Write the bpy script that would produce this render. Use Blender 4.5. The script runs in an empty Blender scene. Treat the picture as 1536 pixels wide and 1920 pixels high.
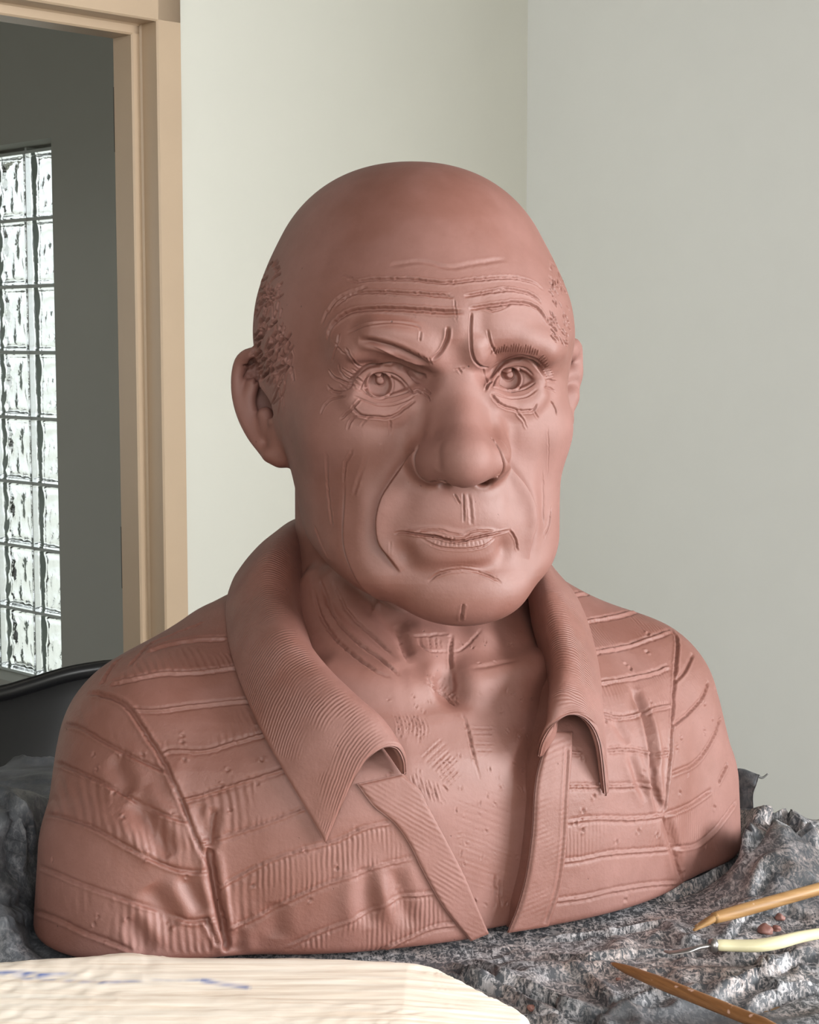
import bpy, bmesh, math, random
import numpy as np
from mathutils import Vector, Matrix
from mathutils.bvhtree import BVHTree
import openvdb as vdb

rng = np.random.default_rng(7)
random.seed(7)
S = bpy.context.scene
COL = S.collection

# ------------------------------------------------------------------ camera
FPX = 3200.0                       # focal length in pixels of the 1536 x 1920 frame
CAM = np.array([0.0, 0.0, 1.5])
PITCH = math.atan(0.1)
FWD = np.array([0, math.cos(PITCH), -math.sin(PITCH)])
UPV = np.array([0, math.sin(PITCH), math.cos(PITCH)])
RGT = np.array([1.0, 0, 0])
cam = bpy.data.cameras.new('camera')
cam.sensor_fit = 'HORIZONTAL'
cam.sensor_width = 36.0
cam.lens = 36.0 * FPX / 1536.0
cam.clip_start = 0.05
camo = bpy.data.objects.new('camera', cam)
camo.location = CAM
camo.rotation_euler = (math.pi / 2 - PITCH, 0, 0)
COL.objects.link(camo)
S.camera = camo

# ------------------------------------------------------------------ world, lights, exposure
wd = bpy.data.worlds.new('world')
S.world = wd
wd.use_nodes = True
wn = wd.node_tree.nodes
wl = wd.node_tree.links
wn.clear()
w_out = wn.new('ShaderNodeOutputWorld')
w_bg = wn.new('ShaderNodeBackground')
w_tc = wn.new('ShaderNodeTexCoord')
w_sep = wn.new('ShaderNodeSeparateXYZ')
w_ramp = wn.new('ShaderNodeValToRGB')
w_ramp.color_ramp.elements[0].position = 0.42
w_ramp.color_ramp.elements[0].color = (0.72, 0.74, 0.70, 1)
w_ramp.color_ramp.elements[1].position = 0.56
w_ramp.color_ramp.elements[1].color = (0.93, 0.97, 1.0, 1)
w_map = wn.new('ShaderNodeMapRange')
w_map.inputs['From Min'].default_value = -1
wl.new(w_tc.outputs['Generated'], w_sep.inputs[0])
wl.new(w_sep.outputs['Z'], w_map.inputs['Value'])
wl.new(w_map.outputs[0], w_ramp.inputs[0])
wl.new(w_ramp.outputs[0], w_bg.inputs[0])
w_bg.inputs[1].default_value = WORLD_STRENGTH = 1.1
wl.new(w_bg.outputs[0], w_out.inputs[0])


def area_light(name, loc, target, sx, sy, watts, color, spread=math.pi):
    l = bpy.data.lights.new(name, 'AREA')
    l.shape = 'RECTANGLE'
    l.size, l.size_y = sx, sy
    l.energy = watts
    l.color = color
    l.spread = spread
    o = bpy.data.objects.new(name, l)
    o.location = loc
    d = Vector(target) - Vector(loc)
    o.rotation_euler = d.to_track_quat('-Z', 'Y').to_euler()
    COL.objects.link(o)
    return o


# daylight through the outer wall's windows (right); added fill lamp behind the camera
area_light('window_daylight', (3.56, 0.24, 1.85), (3.56 - 1, 0.24 - 1, 1.80), 2.4, 1.4, 300, (0.97, 0.985, 1.0))
area_light('far_window_daylight', (6.0, -2.05, 2.10), (6.0 - 1, -2.05 - 1, 2.0), 2.4, 1.4, 485, (0.97, 0.985, 1.0))
area_light('rear_fill_light', (0.40, -1.8, 2.45), (0.5, 2.4, 1.25), 2.2, 0.9, 50, (0.97, 0.985, 1.0))
S.view_settings.view_transform = 'Standard'
S.view_settings.look = 'None'
S.view_settings.gamma = 1.0
S.view_settings.use_curve_mapping = False
S.view_settings.exposure = 0.42
S.cycles.use_denoising = True
S.cycles.max_bounces = 8


# ------------------------------------------------------------------ pixel <-> world helpers
def rays(px):
    px = np.asarray(px, float).reshape(-1, 2)
    d = FWD[None] + (px[:, :1] - 768) / FPX * RGT + (960 - px[:, 1:2]) / FPX * UPV
    return d / np.linalg.norm(d, axis=1)[:, None]


def at_y(px, py, Y):
    """point seen at a pixel, at distance Y from the camera along the floor"""
    d = rays([(px, py)])[0]
    return CAM + d * (Y / d[1])


def at_z(px, py, z):
    d = rays([(px, py)])[0]
    return CAM + d * ((z - CAM[2]) / d[2])


def spline(pts, n=None, step=None, closed=False):
    """Catmull-Rom through pts of any dimension"""
    P = np.asarray(pts, float)
    if len(P) < 2:
        return P
    if len(P) == 2:
        L = np.linalg.norm((P[1] - P[0])[:2])
        n = n or max(2, int(L / (step or 4)) + 1)
        t = np.linspace(0, 1, n)[:, None]
        return P[0] * (1 - t) + P[1] * t
    E = np.vstack([2 * P[0] - P[1], P, 2 * P[-1] - P[-2]])
    L = np.r_[0, np.cumsum(np.maximum(np.linalg.norm(np.diff(P, axis=0), axis=1), 1e-9))]
    if n is None:
        n = max(3, int(L[-1] / step) + 1)
    s = np.linspace(0, L[-1], n)
    i = np.clip(np.searchsorted(L, s, side='right') - 1, 0, len(P) - 2)
    t = ((s - L[i]) / (L[i + 1] - L[i]))[:, None]
    p0, p1, p2, p3 = E[i], E[i + 1], E[i + 2], E[i + 3]
    return 0.5 * (2 * p1 + (p2 - p0) * t + (2 * p0 - 5 * p1 + 4 * p2 - p3) * t * t + (3 * p1 - p0 - 3 * p2 + p3) * t ** 3)


# ------------------------------------------------------------------ scene helpers
def tag(o, label=None, cat=None, group=None, kind=None):
    if label: o['label'] = label
    if cat: o['category'] = cat
    if group: o['group'] = group
    if kind: o['kind'] = kind
    return o


def empty(name, loc, rz=0.0):
    o = bpy.data.objects.new(name, None)
    o.location = loc
    o.rotation_euler = (0, 0, rz)
    o.empty_display_size = 0.05
    COL.objects.link(o)
    return o


def link(name, me, mat, parent=None, smooth=True, world=True):
    """mesh given in world coordinates, parented to an Empty without moving it"""
    o = bpy.data.objects.new(name, me)
    if mat is not None:
        me.materials.append(mat)
    if smooth:
        me.polygons.foreach_set('use_smooth', np.ones(len(me.polygons), bool))
    COL.objects.link(o)
    if parent is not None:
        o.parent = parent
        if world:
            M = Matrix.Translation(parent.location) @ parent.rotation_euler.to_matrix().to_4x4()
            if parent.parent is not None:
                pp = parent.parent
                M = Matrix.Translation(pp.location) @ pp.rotation_euler.to_matrix().to_4x4() @ parent.matrix_parent_inverse @ M
            o.matrix_parent_inverse = M.inverted()
    return o


def mesh_np(name, V, F):
    me = bpy.data.meshes.new(name)
    V = np.asarray(V, np.float32)
    F = np.asarray(F, np.int32)
    k = F.shape[1]
    me.vertices.add(len(V))
    me.vertices.foreach_set('co', V.ravel())
    me.loops.add(F.size)
    me.loops.foreach_set('vertex_index', F.ravel())
    me.polygons.add(len(F))
    me.polygons.foreach_set('loop_start', np.arange(0, F.size, k, dtype=np.int32))
    me.update(calc_edges=True)
    return me


def bm_obj(name, bm, mat, parent=None, smooth=False, world=True):
    me = bpy.data.meshes.new(name)
    bmesh.ops.recalc_face_normals(bm, faces=bm.faces)
    bm.to_mesh(me)
    bm.free()
    return link(name, me, mat, parent, smooth, world)


def add_box(bm, lo, hi, bevel=0.0, M=None, seg=2):
    c = [(a + b) / 2 for a, b in zip(lo, hi)]
    s = [abs(b - a) for a, b in zip(lo, hi)]
    m = Matrix.Translation(c) @ Matrix.Diagonal((*s, 1))
    if M is not None:
        m = M @ m
    r = bmesh.ops.create_cube(bm, size=1.0, matrix=m)
    if bevel > 0:
        es = list({e for v in r['verts'] for e in v.link_edges})
        bmesh.ops.bevel(bm, geom=es, offset=bevel, segments=seg, affect='EDGES', profile=0.5)


def tube_np(path, rad, n=12, squash=None, cap=True):
    """swept tube through 3D points; rad (k,) or (k,2) = two half-widths; returns V, F(quads)"""
    P = np.asarray(path, float)
    R = np.asarray(rad, float)
    if R.ndim == 1:
        R = np.stack([R, R], 1)
    T = np.gradient(P, axis=0)
    T /= np.linalg.norm(T, axis=1)[:, None]
    up = np.array([0, 0, 1.0])
    A = np.cross(T, up)
    A /= np.linalg.norm(A, axis=1)[:, None]
    B = np.cross(A, T)
    th = np.linspace(0, 2 * np.pi, n, endpoint=False)
    V = P[:, None] + A[:, None] * (R[:, :1, None] * np.cos(th)[None, :, None]) + B[:, None] * (R[:, 1:, None] * np.sin(th)[None, :, None])
    k = len(P)
    V = V.reshape(-1, 3)
    i = np.arange(k - 1)[:, None] * n
    j = np.arange(n)[None]
    F = np.stack([i + j, i + (j + 1) % n, i + n + (j + 1) % n, i + n + j], -1).reshape(-1, 4)
    if cap:
        V = np.vstack([V, P[0], P[-1]])
        c0, c1 = k * n, k * n + 1
        q = np.arange(0, n, 2)
        F0 = np.stack([np.full_like(q, c0), (q + 2) % n, (q + 1) % n, q], 1)
        b = (k - 1) * n
        F1 = np.stack([np.full_like(q, c1), b + q, b + (q + 1) % n, b + (q + 2) % n], 1)
        F = np.vstack([F, F0, F1])
    return V, F


def vnoise(x, seed=0):
    """smooth value noise, x (N,d<=3), roughly -1..1"""
    x = np.asarray(x, float)
    if x.shape[1] < 3:
        x = np.hstack([x, np.zeros((len(x), 3 - x.shape[1]))])
    i = np.floor(x).astype(np.int64)
    f = x - i
    f = f * f * (3 - 2 * f)

    def h(a, b, c):
        n = (a * 374761393 + b * 668265263 + c * 2147483647 + seed * 974634777) & 0xffffffff
        n = ((n ^ (n >> 13)) * 1274126177) & 0xffffffff
        return ((n ^ (n >> 16)) & 0xffff) / 32767.5 - 1
    out = 0
    for dx in (0, 1):
        for dy in (0, 1):
            for dz in (0, 1):
                wgt = (f[:, 0] if dx else 1 - f[:, 0]) * (f[:, 1] if dy else 1 - f[:, 1]) * (f[:, 2] if dz else 1 - f[:, 2])
                out = out + wgt * h(i[:, 0] + dx, i[:, 1] + dy, i[:, 2] + dz)
    return out


def fbm(x, o=4, seed=0):
    s, a = 0, 1.0
    for k in range(o):
        s = s + a * vnoise(x * 2 ** k, seed + k)
        a *= 0.5
    return s

# ------------------------------------------------------------------ materials
class NT:
    def __init__(s, name):
        s.m = bpy.data.materials.new(name)
        s.m.use_nodes = True
        s.t = s.m.node_tree
        s.b = s.t.nodes['Principled BSDF']
        s.tc = s.t.nodes.new('ShaderNodeTexCoord')

    def n(s, typ, **kw):
        nd = s.t.nodes.new(typ)
        for k, v in kw.items():
            if k in nd.inputs.keys() if isinstance(k, str) else False:
                nd.inputs[k].default_value = v
            else:
                setattr(nd, k, v)
        return nd

    def l(s, a, b):
        s.t.links.new(a, b)

    def noise(s, scale, detail=4, rough=0.55, vec=None, dist=0.0):
        nd = s.t.nodes.new('ShaderNodeTexNoise')
        nd.inputs['Scale'].default_value = scale
        nd.inputs['Detail'].default_value = detail
        nd.inputs['Roughness'].default_value = rough
        nd.inputs['Distortion'].default_value = dist
        s.l(vec if vec is not None else s.tc.outputs['Object'], nd.inputs['Vector'])
        return nd.outputs['Fac']

    def ramp(s, fac, stops):
        nd = s.t.nodes.new('ShaderNodeValToRGB')
        e = nd.color_ramp.elements
        while len(e) < len(stops):
            e.new(0.5)
        for el, (p, c) in zip(e, stops):
            el.position = p
            el.color = (*c, 1) if len(c) == 3 else c
        s.l(fac, nd.inputs[0])
        return nd.outputs[0]

    def mix(s, fac, a, b, mode='MIX'):
        nd = s.t.nodes.new('ShaderNodeMix')
        nd.data_type = 'RGBA'
        nd.blend_type = mode
        for sock, v in ((nd.inputs[0], fac), (nd.inputs[6], a), (nd.inputs[7], b)):
            if hasattr(v, 'default_value') or hasattr(v, 'is_output'):
                s.l(v, sock)
            elif isinstance(v, (int, float)):
                sock.default_value = v
            else:
                sock.default_value = (*v, 1)
        return nd.outputs[2]

    def mapping(s, scale=(1, 1, 1), rot=(0, 0, 0), coord='Object'):
        nd = s.t.nodes.new('ShaderNodeMapping')
        nd.inputs['Scale'].default_value = scale
        nd.inputs['Rotation'].default_value = rot
        s.l(s.tc.outputs[coord], nd.inputs['Vector'])
        return nd.outputs[0]

    def bump(s, h, strength=0.3, dist=0.001):
        nd = s.t.nodes.new('ShaderNodeBump')
        nd.inputs['Strength'].default_value = strength
        nd.inputs['Distance'].default_value = dist
        s.l(h, nd.inputs['Height'])
        s.l(nd.outputs[0], s.b.inputs['Normal'])
        return nd

    def set(s, **kw):
        names = dict(color='Base Color', rough='Roughness', metal='Metallic', spec='Specular IOR Level', trans='Transmission Weight', ior='IOR', coat='Coat Weight', coat_rough='Coat Roughness', sheen='Sheen Weight')
        for k, v in kw.items():
            sock = s.b.inputs[names[k]]
            if hasattr(v, 'is_output'):
                s.l(v, sock)
            elif isinstance(v, tuple):
                sock.default_value = (*v, 1)
            else:
                sock.default_value = v
        return s.m


def srgb(r, g, b):
    return tuple(((c / 255) / 12.92 if c / 255 <= 0.04045 else ((c / 255 + 0.055) / 1.055) ** 2.4) for c in (r, g, b))


def plain(name, rgb, rough=0.5, vary=1.0, **kw):
    t = NT(name)
    n = t.noise(9.0, 3)
    c = srgb(*rgb)
    col = t.ramp(n, [(0.3, tuple(x * (1 - 0.07 * vary) for x in c)), (0.7, tuple(min(1, x * (1 + 0.05 * vary)) for x in c))])
    return t.set(color=col, rough=rough, **kw)


def clay_mat(name, scratch=0.35, comb=False):
    t = NT(name)
    n1 = t.noise(8.5, 3, 0.5, dist=0.3)
    n2 = t.noise(60.0, 4, 0.6)
    n3 = t.noise(420.0, 3, 0.6)
    # moist brown and drier pink patches
    base = t.ramp(n1, [(0.36, srgb(108, 63, 50)), (0.47, srgb(114, 70, 58)), (0.53, srgb(119, 77, 67)), (0.64, srgb(127, 86, 77))])
    c = t.mix(0.35, base, t.ramp(n2, [(0.3, srgb(107, 64, 52)), (0.7, srgb(126, 84, 75))]))
    # pin-prick pits and crumbs
    vor = t.t.nodes.new('ShaderNodeTexVoronoi')
    vor.inputs['Scale'].default_value = 95
    t.l(t.tc.outputs['Object'], vor.inputs['Vector'])
    pit = t.ramp(vor.outputs['Distance'], [(0.03, (1, 1, 1)), (0.09, (0, 0, 0))])
    sel = t.ramp(t.noise(30.0, 2), [(0.56, (0, 0, 0)), (0.64, (1, 1, 1))])
    pm = t.mix(1.0, pit, sel, 'MULTIPLY')
    c = t.mix(pm, c, srgb(80, 44, 36))
    rg = t.ramp(n1, [(0.38, (0.58,) * 3), (0.6, (0.70,) * 3)])
    t.set(color=c, rough=rg, spec=0.75)

    def math_(op, a, b=None, c_=None):
        nd = t.t.nodes.new('ShaderNodeMath')
        nd.operation = op
        for i, v in enumerate((a, b, c_)):
            if v is None:
                continue
            if hasattr(v, 'is_output'):
                t.l(v, nd.inputs[i])
            else:
                nd.inputs[i].default_value = v
        return nd.outputs[0]
    h = math_('MULTIPLY_ADD', n3, 0.35, n2)
    h = math_('SUBTRACT', h, pm)
    if comb:
        ap = t.t.nodes.new('ShaderNodeAttribute')
        ap.attribute_name = 'comb_phase'
        am = t.t.nodes.new('ShaderNodeAttribute')
        am.attribute_name = 'comb'
        wob = t.noise(22.0, 3, 0.6)
        ph = math_('MULTIPLY_ADD', ap.outputs['Fac'], 6.2832 / 0.0034, math_('MULTIPLY', wob, 9.0))
        wv = math_('SINE', ph)
        br = t.ramp(t.noise(26.0, 3, 0.6), [(0.42, (0, 0, 0)), (0.58, (1, 1, 1))])
        wv = math_('MULTIPLY', math_('MULTIPLY', wv, am.outputs['Fac']), br)
        h = math_('MULTIPLY_ADD', wv, 0.55, h)
    t.bump(h, scratch, 0.0012)
    return t.m


M_CLAY = clay_mat('moist_terracotta_clay', 0.28)
M_SHIRT = clay_mat('scraped_terracotta_clay', 0.5, True)

# ------------------------------------------------------------------ the room
Q2 = math.sqrt(0.5)
CORNER = np.array([0.25, 3.69, 0.0])
A_ = np.array([-Q2, -Q2, 0])        # along the door wall, away from the corner
B_ = np.array([Q2, -Q2, 0])         # along the outer wall, away from the corner; also out of the door wall into the room
RZ = math.radians(45)


def room_M(origin=(0, 0, 0)):
    """local x = into the corner along the door wall, y = behind the door wall, z up"""
    o = CORNER + np.array(origin)
    return Matrix(((Q2, -Q2, 0, o[0]), (Q2, Q2, 0, o[1]), (0, 0, 1, o[2]), (0, 0, 0, 1)))


RM = room_M()
CEIL = 2.75
M_WALL_L = plain('white_wall_paint', (212, 211, 201), 0.55, 0.15)
M_WALL_R = plain('pale_grey_wall_paint', (238, 239, 237), 0.6, 0.15)
M_HALL = plain('hall_grey_paint', (182, 180, 168), 0.7, 0.2)
M_FLOOR = plain('grey_floor', (92, 86, 80), 0.6)
M_CEIL = plain('ceiling_grey', (150, 148, 143), 0.8)
M_FRAME = plain('tan_door_frame_paint', (190, 166, 140), 0.35, 0.3)
M_HINGE = plain('dark_hinge_steel', (38, 34, 32), 0.35, metal=0.6)


def struct(name, boxes, mat, bevel=0.0, M=RM):
    bm = bmesh.new()
    for lo, hi in boxes:
        add_box(bm, lo, hi, bevel, M)
    o = bm_obj(name, bm, mat)
    o['kind'] = 'structure'
    return o


# door wall: local y 0..0.14, opening from DX0 to DX1
DX1, DX0, DZ = -0.9785, -1.90, 2.045
struct('wall_left', [((DX1 + 0.03, 0, 0), (0, 0.103, CEIL)), ((DX0 - 0.6, 0, 0), (DX0 - 0.03, 0.103, CEIL)), ((DX0 - 0.03, 0, DZ + 0.03), (DX1 + 0.03, 0.103, CEIL))], M_WALL_L)
struct('wall_left_far', [((-5.2, 0, 0), (DX0 - 0.6, 0.14, CEIL))], M_FLOOR)  # unseen stretch of the door wall, coloured dark to cut bounce onto the bust
# outer wall: local x 0..0.22, glass block window beyond the door wall, daylight window toward the camera
GB1, GZ1 = 1.805, 2.080           # near edge of the block window, its head
GB0, GZ0 = 3.45, 0.66 - 0.2
WN0, WN1, WZ0, WZ1 = -6.2, -3.5, 0.95, 2.5
WM0, WM1 = -9.5, -6.8
struct('wall_right', [((0, WN1, 0), (0.22, 0.0, CEIL)), ((0, WN0, 0), (0.22, WN1, WZ0)), ((0, WN0, WZ1), (0.22, WN1, CEIL)), ((0, WM1, 0), (0.22, WN0, CEIL)), ((0, WM0, 0), (0.22, WM1, WZ0)), ((0, WM0, WZ1), (0.22, WM1, CEIL)), ((0, -10.4, 0), (0.22, WM0, CEIL))], M_WALL_R)
struct('wall_hall', [((0, 0.0, 0), (0.22, GB1, CEIL)), ((0, GB0, 0), (0.22, 5.2, CEIL)), ((0, GB1, GZ1), (0.22, GB0, CEIL)), ((0, GB1, 0), (0.22, GB0, GZ0)),
                     ((-4.2, 5.0, 0), (0, 5.2, CEIL)), ((-4.4, 0.14, 0), (-4.2, 5.2, 0.7)), ((-4.4, 0.14, 2.4), (-4.2, 5.2, CEIL))], M_HALL)
struct('wall_back_left', [((-5.4, -10.4, 0), (-5.2, 0.14, CEIL))], M_HALL)
struct('wall_back', [((-5.4, -10.6, 0), (0.22, -10.4, CEIL))], M_HALL)
struct('floor', [((-5.2, -10.4, -0.05), (0.22, 5.2, 0.0))], M_FLOOR)
struct('ceiling', [((-5.2, -10.4, CEIL), (0.22, 5.2, CEIL + 0.08))], M_CEIL)

# door frame: pressed-metal profile swept up the jamb and along the head
dr = empty('door_1', tuple(RM @ Vector((DX1, 0, 0))), RZ)
dr['kind'] = 'structure'


def extrude_profile(bm, prof, p0, p1, ux, uy):
    """prism of a 2D profile between two points"""
    vs = []
    for p in (p0, p1):
        vs.append([bm.verts.new(Vector(p) + Vector(ux) * a + Vector(uy) * b) for a, b in prof])
    n = len(prof)
    for i in range(n):
        j = (i + 1) % n
        bm.faces.new((vs[0][i], vs[0][j], vs[1][j], vs[1][i]))
    bm.faces.new(vs[0])
    bm.faces.new(vs[1][::-1])


# profile: a = out of the opening (into the wall), b = depth from room side
PROF = [(0.050, -0.014), (0.003, -0.014), (0.000, -0.011), (0.000, 0.030), (-0.003, 0.033), (-0.016, 0.033), (-0.019, 0.036), (-0.019, 0.088), (-0.016, 0.091), (0.0, 0.091), (0.0, 0.112), (0.050, 0.112), (0.050, 0.104), (0.022, 0.104), (0.022, 0.001), (0.050, 0.001)]
for nm, p0, p1, ux in (('jamb', (DX1, 0, 0), (DX1, 0, DZ + 0.05), (1, 0, 0)), ('jamb', (DX0, 0, 0), (DX0, 0, DZ + 0.05), (-1, 0, 0)), ('head_jamb', (DX0 - 0.05, 0, DZ), (DX1 + 0.05, 0, DZ), (0, 0, 1))):
    bm = bmesh.new()
    extrude_profile(bm, PROF, p0, p1, ux, (0, 1, 0))
    bmesh.ops.transform(bm, matrix=RM, verts=bm.verts)
    j_ = bm_obj(nm, bm, M_FRAME, dr)
for z0 in (1.833, 1.055):                                           # hinges on the far rabbet
    bm = bmesh.new()
    add_box(bm, (DX1 - 0.004, 0.0925, z0), (DX1 + 0.0005, 0.110, z0 + 0.112), 0.001, RM)
    bmesh.ops.create_cone(bm, cap_ends=True, segments=14, radius1=0.0085, radius2=0.0085, depth=0.112, matrix=RM @ Matrix.Translation((DX1 - 0.003, 0.098, z0 + 0.056)))
    bm_obj('hinge', bm, M_HINGE, dr)

# daylight window in the outer wall, out of frame to the right: frame, mullion, panes
M_WHITE = plain('white_window_paint', (225, 224, 220), 0.4)
for wn_, (y0, y1) in (('window_1', (WN0, WN1)), ('window_3', (WM0, WM1))):
    wi = empty(wn_, tuple(RM @ Vector((0.1, y0, WZ0))), RZ)
    wi['kind'] = 'structure'
    bm = bmesh.new()
    for lo, hi in (((0.06, y0, WZ0), (0.14, y1, WZ0 + 0.05)), ((0.06, y0, WZ1 - 0.05), (0.14, y1, WZ1)), ((0.06, y0, WZ0), (0.14, y0 + 0.05, WZ1)), ((0.06, y1 - 0.05, WZ0), (0.14, y1, WZ1)), ((0.06, (y0 + y1) / 2 - 0.025, WZ0), (0.14, (y0 + y1) / 2 + 0.025, WZ1))):
        add_box(bm, lo, hi, 0.004, RM)
    bm_obj('window_frame', bm, M_WHITE, wi)

# glass block window
def glass_block_mat():
    t = NT('wavy_glass_block')
    n = t.noise(26.0, 2, 0.5, dist=1.2)
    t.set(color=(0.90, 0.95, 0.92), rough=0.10, trans=1.0, ior=1.45, spec=0.5)
    t.bump(n, 0.25, 0.006)
    return t.m


M_GLASS = glass_block_mat()
M_MORTAR = plain('grey_mortar', (186, 190, 182), 0.8)
gw = empty('window_2', tuple(RM @ Vector((0.11, GB1, GZ0))), RZ)
gw['kind'] = 'structure'
PITCH_B = 0.2
GJ = 1.872                           # first full joint beyond the near edge
bm = bmesh.new()
nz = 8
zs = [2.066 - PITCH_B * k for k in range(nz + 1)]
ys = [GJ + PITCH_B * (k - 1) for k in range(0, 9)]
for z in zs:
    add_box(bm, (0.085, GB1, z - 0.005), (0.155, GB0, z + 0.005), 0, RM)
for y in ys:
    if GB1 <= y <= GB0:
        add_box(bm, (0.085, y - 0.005, GZ0), (0.155, y + 0.005, GZ1), 0, RM)
bm_obj('mortar_joints', bm, M_MORTAR, gw)


def block_mesh(seed):
    """hollow-looking pressed block: pillowed wavy faces with a raised flat rim"""
    n = 22
    h = PITCH_B / 2 - 0.0055
    g = np.linspace(-1, 1, n)
    U, W = np.meshgrid(g, g, indexing='ij')
    edge = np.minimum(1 - np.abs(U), 1 - np.abs(W))
    rim = np.clip(edge / 0.14, 0, 1)
    P = np.stack([U.ravel() * 1.6 + seed * 7.3, W.ravel() * 1.1 + seed * 3.1, np.full(U.size, 0.3 * seed)], 1)
    warp = np.stack([fbm(P * 0.9, 2, 3), fbm(P * 0.9 + 9, 2, 5), np.zeros(U.size)], 1)
    r1 = 1 - np.abs(fbm(P * 1.5 + warp * 0.8, 2, 11))
    wav = (0.008 * (r1.reshape(n, n) - 0.6)) * np.clip((edge - 0.10) / 0.15, 0, 1)
    front = -0.040 + 0.005 * rim - wav
    back = 0.040 - 0.005 * rim + wav[::-1] * 0.8
    V = np.vstack([np.stack([front.ravel(), U.ravel() * h, W.ravel() * h], 1), np.stack([back.ravel(), U.ravel() * h, W.ravel() * h], 1)])
    a = (np.arange(n - 1)[:, None] * n + np.arange(n - 1)[None]).ravel()
    Q = np.stack([a, a + 1, a + n + 1, a + n], 1)
    b = np.r_[np.arange(n), np.arange(1, n) * n + n - 1, (n - 1) * n + np.arange(n - 2, -1, -1), np.arange(n - 2, 0, -1) * n]
    bn = np.roll(b, -1)
    N = n * n
    F = np.vstack([Q[:, ::-1], Q + N, np.stack([b, bn, bn + N, b + N], 1)])
    return V, F


blocks = []
for s in range(4):
    V, F = block_mesh(s)
    me = mesh_np('glass_block', V, F)
    bm = bmesh.new()
    bm.from_mesh(me)
    bmesh.ops.recalc_face_normals(bm, faces=bm.faces)
    bm.to_mesh(me)
    bm.free()
    me.materials.append(M_GLASS)
    me.polygons.foreach_set('use_smooth', np.ones(len(me.polygons), bool))
    blocks.append(me)
k = 0
for r in range(nz):
    for y in ys[:5]:
        yc = y + PITCH_B / 2
        if yc - PITCH_B / 2 > GB0 or yc < GB1 - 0.06:
            continue
        o = bpy.data.objects.new('glass_block', blocks[(r * 3 + k) % 4])
        COL.objects.link(o)
        o.parent = gw
        o.matrix_parent_inverse = (Matrix.Translation(gw.location) @ gw.rotation_euler.to_matrix().to_4x4()).inverted()
        o.matrix_basis = RM @ Matrix.Translation((0.12, yc, zs[r] - PITCH_B / 2))
        k += 1


# ------------------------------------------------------------------ clay bust: signed distance modelling
H = np.array([-0.002, 1.31, 1.472])          # head axis at the eye line
HY = math.radians(17.0)
H_R = np.array([math.cos(HY), math.sin(HY), 0])
H_F = np.array([math.sin(HY), -math.cos(HY), 0])
TZ = 1.075                                    # top of the table
T0 = np.array([-0.005, 1.331, TZ])            # torso axis on the table
TY = math.radians(24.0)
T_R = np.array([math.cos(TY), math.sin(TY), 0])
T_F = np.array([math.sin(TY), -math.cos(TY), 0])
UZ = np.array([0, 0, 1.0])


def hl(u, v, w):
    return H + u * H_R + v * H_F + w * UZ


def tl(s, t, z):
    return T0 + s * T_R + t * T_F + z * UZ


def smin(a, b, k):
    h = np.maximum(k - np.abs(a - b), 0) / k
    return np.minimum(a, b) - h * h * k * 0.25


def smax(a, b, k):
    return -smin(-a, -b, k)


def d_ell(p, c, r, R=None):
    q = p - c
    if R is not None:
        q = q @ R.T
    k0 = np.linalg.norm(q / r, axis=1)
    k1 = np.linalg.norm(q / (r * r), axis=1)
    return k0 * (k0 - 1) / np.maximum(k1, 1e-9)


def d_chain(p, P, r):
    """distance to a chain of tapered capsules"""
    d = np.full(len(p), 9.0)
    for i in range(len(P) - 1):
        a, b = P[i], P[i + 1]
        ab = b - a
        t = np.clip(((p - a) @ ab) / max(ab @ ab, 1e-12), 0, 1)
        dd = np.linalg.norm(p - a - t[:, None] * ab, axis=1) - (r[i] + (r[i + 1] - r[i]) * t)
        np.minimum(d, dd, out=d)
    return d


RH = np.stack([H_R, H_F, UZ])                 # world -> head axes


class Feat:
    def __init__(s, fn, lo, hi, op, k):
        s.fn, s.op, s.k = fn, op, k
        m = 0.012 + k
        s.lo, s.hi = np.asarray(lo) - m, np.asarray(hi) + m


def f_ell(c, r, op='+', k=0.01, R=RH):
    c, r = np.asarray(c, float), np.asarray(r, float)
    e = np.full(3, r.max())
    return Feat(lambda p: d_ell(p, c, r, R), c - e, c + e, op, k)


def f_chain(P, r, op='+', k=0.006):
    P = np.asarray(P, float)
    r = np.broadcast_to(np.asarray(r, float), (len(P),)) if np.ndim(r) == 0 or len(r) != len(P) else np.asarray(r, float)
    return Feat(lambda p: d_chain(p, P, r), P.min(0) - r.max(), P.max(0) + r.max(), op, k)


def evaluate(base, feats, p):
    if len(p) > 120000:
        return np.concatenate([evaluate(base, feats, p[i:i + 120000]) for i in range(0, len(p), 120000)])
    d = base(p)
    for f in feats:
        m = np.nonzero(np.all((p > f.lo) & (p < f.hi), axis=1))[0]
        if len(m) == 0:
            continue
        dd = f.fn(p[m])
        d[m] = smin(d[m], dd, f.k) if f.op == '+' else smax(d[m], -dd, f.k)
    return d


def trace(sdf, px, t0=0.85, t1=2.2, it=90):
    """first hit of the camera ray of each pixel with a distance field"""
    D = rays(px)
    t = np.full(len(D), t0)
    for _ in range(it):
        t += 0.85 * np.clip(sdf(CAM + D * t[:, None]), -0.02, 0.05)
    P = CAM + D * t[:, None]
    e = 0.001
    N = np.stack([sdf(P + e * np.eye(3)[i]) - sdf(P - e * np.eye(3)[i]) for i in range(3)], 1)
    N /= np.maximum(np.linalg.norm(N, axis=1), 1e-9)[:, None]
    return P, N


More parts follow.
